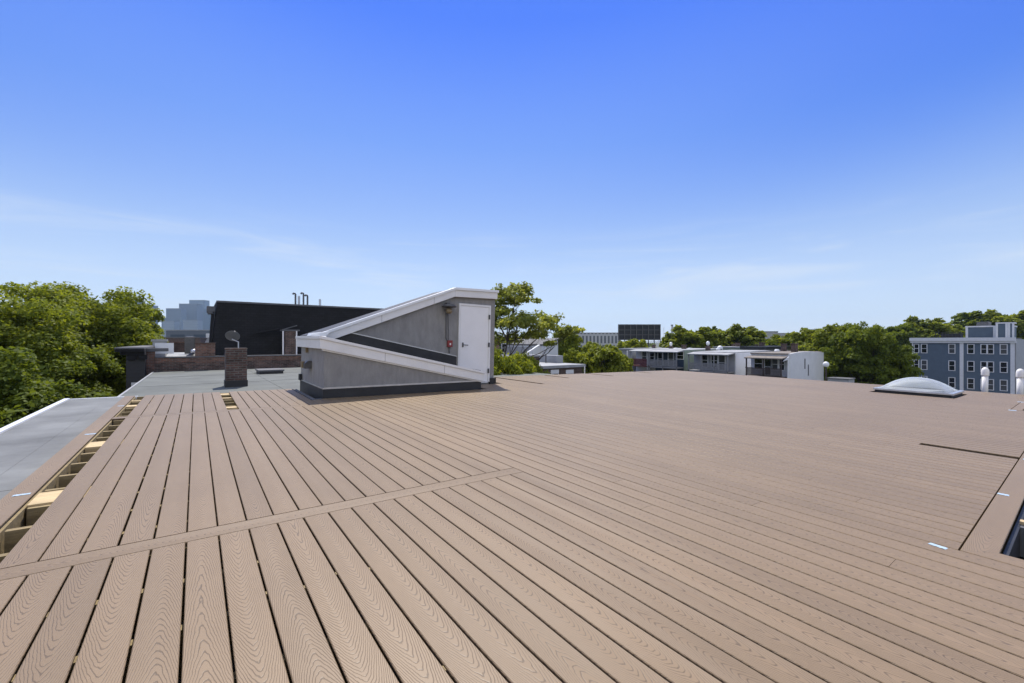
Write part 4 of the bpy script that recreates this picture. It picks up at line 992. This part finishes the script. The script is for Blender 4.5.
e2_[0].position=0; e2_[0].color=(.66,.76,.92,1); e2_[1].position=1; e2_[1].color=(.65,.62,.58,1)
for ps,cc in ((.06,(2.58,3.08,3.78)),(.13,(2.2,2.82,3.84)),(.21,(1.80,2.50,3.86)),(.41,(.86,1.60,3.90)),(.60,(.38,.98,3.95)),(.66,(.36,.95,3.95)),(.78,(1.1,1.5,3.0)),(.88,(2.6,2.5,2.4))):
    x=e2_.new(ps); x.color=tuple(v/4 for v in cc)+(1,)  # topmost stops carry the same added overhead brightness
lk(n,sp.outputs['Z'],g2.inputs[0])
g3=N(n,'ShaderNodeVectorMath',operation='SCALE'); g3.inputs['Scale'].default_value=4.0; lk(n,g2.outputs[0],g3.inputs[0])
hs=N(n,'ShaderNodeMix',data_type='RGBA'); hs.inputs[0].default_value=.72; lk(n,tn.outputs[0],hs.inputs[6]); lk(n,g3.outputs[0],hs.inputs[7])
ds=N(n,'ShaderNodeVectorMath',operation='DOT_PRODUCT'); ds.inputs[1].default_value=tuple(SDIR); lk(n,tc.outputs['Generated'],ds.inputs[0])
dr_=N(n,'ShaderNodeMapRange',interpolation_type='SMOOTHSTEP'); dr_.inputs[1].default_value=.90; dr_.inputs[2].default_value=.55; lk(n,ds.outputs['Value'],dr_.inputs[0])
dz=N(n,'ShaderNodeMapRange',interpolation_type='SMOOTHSTEP'); dz.inputs[1].default_value=.12; dz.inputs[2].default_value=.45; lk(n,sp.outputs['Z'],dz.inputs[0])
dq=N(n,'ShaderNodeMath',operation='MULTIPLY'); lk(n,dr_.outputs[0],dq.inputs[0]); lk(n,dz.outputs[0],dq.inputs[1])
hb_=N(n,'ShaderNodeMix',data_type='RGBA',blend_type='MULTIPLY'); lk(n,dq.outputs[0],hb_.inputs[0]); lk(n,hs.outputs[2],hb_.inputs[6]); hb_.inputs[7].default_value=(.46,.66,.97,1)
dt=N(n,'ShaderNodeVectorMath',operation='DOT_PRODUCT'); dt.inputs[1].default_value=(-.59,-.80,.1); lk(n,tc.outputs['Generated'],dt.inputs[0])  # bright broken cloud bank added behind the camera, unseen, to lift shaded faces
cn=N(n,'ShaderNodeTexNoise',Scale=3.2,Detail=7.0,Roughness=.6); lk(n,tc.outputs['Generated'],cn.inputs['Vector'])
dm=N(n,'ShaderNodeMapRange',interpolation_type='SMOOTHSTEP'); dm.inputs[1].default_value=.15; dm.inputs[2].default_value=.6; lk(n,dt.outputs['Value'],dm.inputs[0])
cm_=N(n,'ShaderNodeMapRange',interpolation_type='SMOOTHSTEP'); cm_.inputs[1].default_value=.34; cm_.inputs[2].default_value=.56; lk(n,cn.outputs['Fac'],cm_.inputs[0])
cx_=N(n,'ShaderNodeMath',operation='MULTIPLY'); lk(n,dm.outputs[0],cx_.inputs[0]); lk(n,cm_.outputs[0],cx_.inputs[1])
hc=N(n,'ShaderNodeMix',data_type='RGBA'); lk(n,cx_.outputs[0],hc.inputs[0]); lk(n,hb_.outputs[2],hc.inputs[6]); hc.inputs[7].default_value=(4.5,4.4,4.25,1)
mp=N(n,'ShaderNodeMapping'); mp.inputs['Rotation'].default_value=(R(3),R(-4),R(20)); mp.inputs['Scale'].default_value=(2.1,2.6,22); mp.inputs['Location'].default_value=(3.1,.7,1.9); lk(n,tc.outputs['Generated'],mp.inputs[0])
nz=N(n,'ShaderNodeTexNoise',Scale=1.0,Detail=8.0,Roughness=.58,Distortion=.5); lk(n,mp.outputs[0],nz.inputs['Vector'])
mr=N(n,'ShaderNodeMapRange',interpolation_type='SMOOTHSTEP'); mr.inputs[1].default_value=.46; mr.inputs[2].default_value=.74; lk(n,nz.outputs['Fac'],mr.inputs[0])
el=N(n,'ShaderNodeMapRange',interpolation_type='SMOOTHSTEP'); el.inputs[1].default_value=.27; el.inputs[2].default_value=.16; lk(n,sp.outputs['Z'],el.inputs[0])
ml=N(n,'ShaderNodeMath',operation='MULTIPLY'); lk(n,mr.outputs[0],ml.inputs[0]); lk(n,el.outputs[0],ml.inputs[1])
m2=N(n,'ShaderNodeMath',operation='MULTIPLY'); m2.inputs[1].default_value=.6; lk(n,ml.outputs[0],m2.inputs[0])
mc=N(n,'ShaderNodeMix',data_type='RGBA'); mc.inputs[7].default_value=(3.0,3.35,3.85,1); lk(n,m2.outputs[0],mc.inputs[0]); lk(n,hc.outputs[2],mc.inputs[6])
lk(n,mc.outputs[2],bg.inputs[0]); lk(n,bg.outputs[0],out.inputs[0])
cd=bpy.data.cameras.new('camera'); cd.sensor_width=36; cd.lens=F/1024*36; cd.clip_start=.05; cd.clip_end=20000
co=bpy.data.objects.new('camera',cd); col.objects.link(co); co.location=EYE
fw=c2w(Vector((0,1,0))); co.rotation_euler=(R(90),0,-math.atan2(fw.x,fw.y)); scene.camera=co
vs=scene.view_settings; vs.view_transform='Standard'; vs.look='None'; vs.gamma=1; vs.exposure=.75; vs.use_curve_mapping=False
cy=scene.cycles; cy.max_bounces=10; cy.diffuse_bounces=5; cy.glossy_bounces=3; cy.transmission_bounces=8; cy.transparent_max_bounces=12; cy.volume_bounces=0
cy.use_denoising=True; cy.volume_step_rate=4; cy.sample_clamp_indirect=6
scene.render.use_persistent_data=False
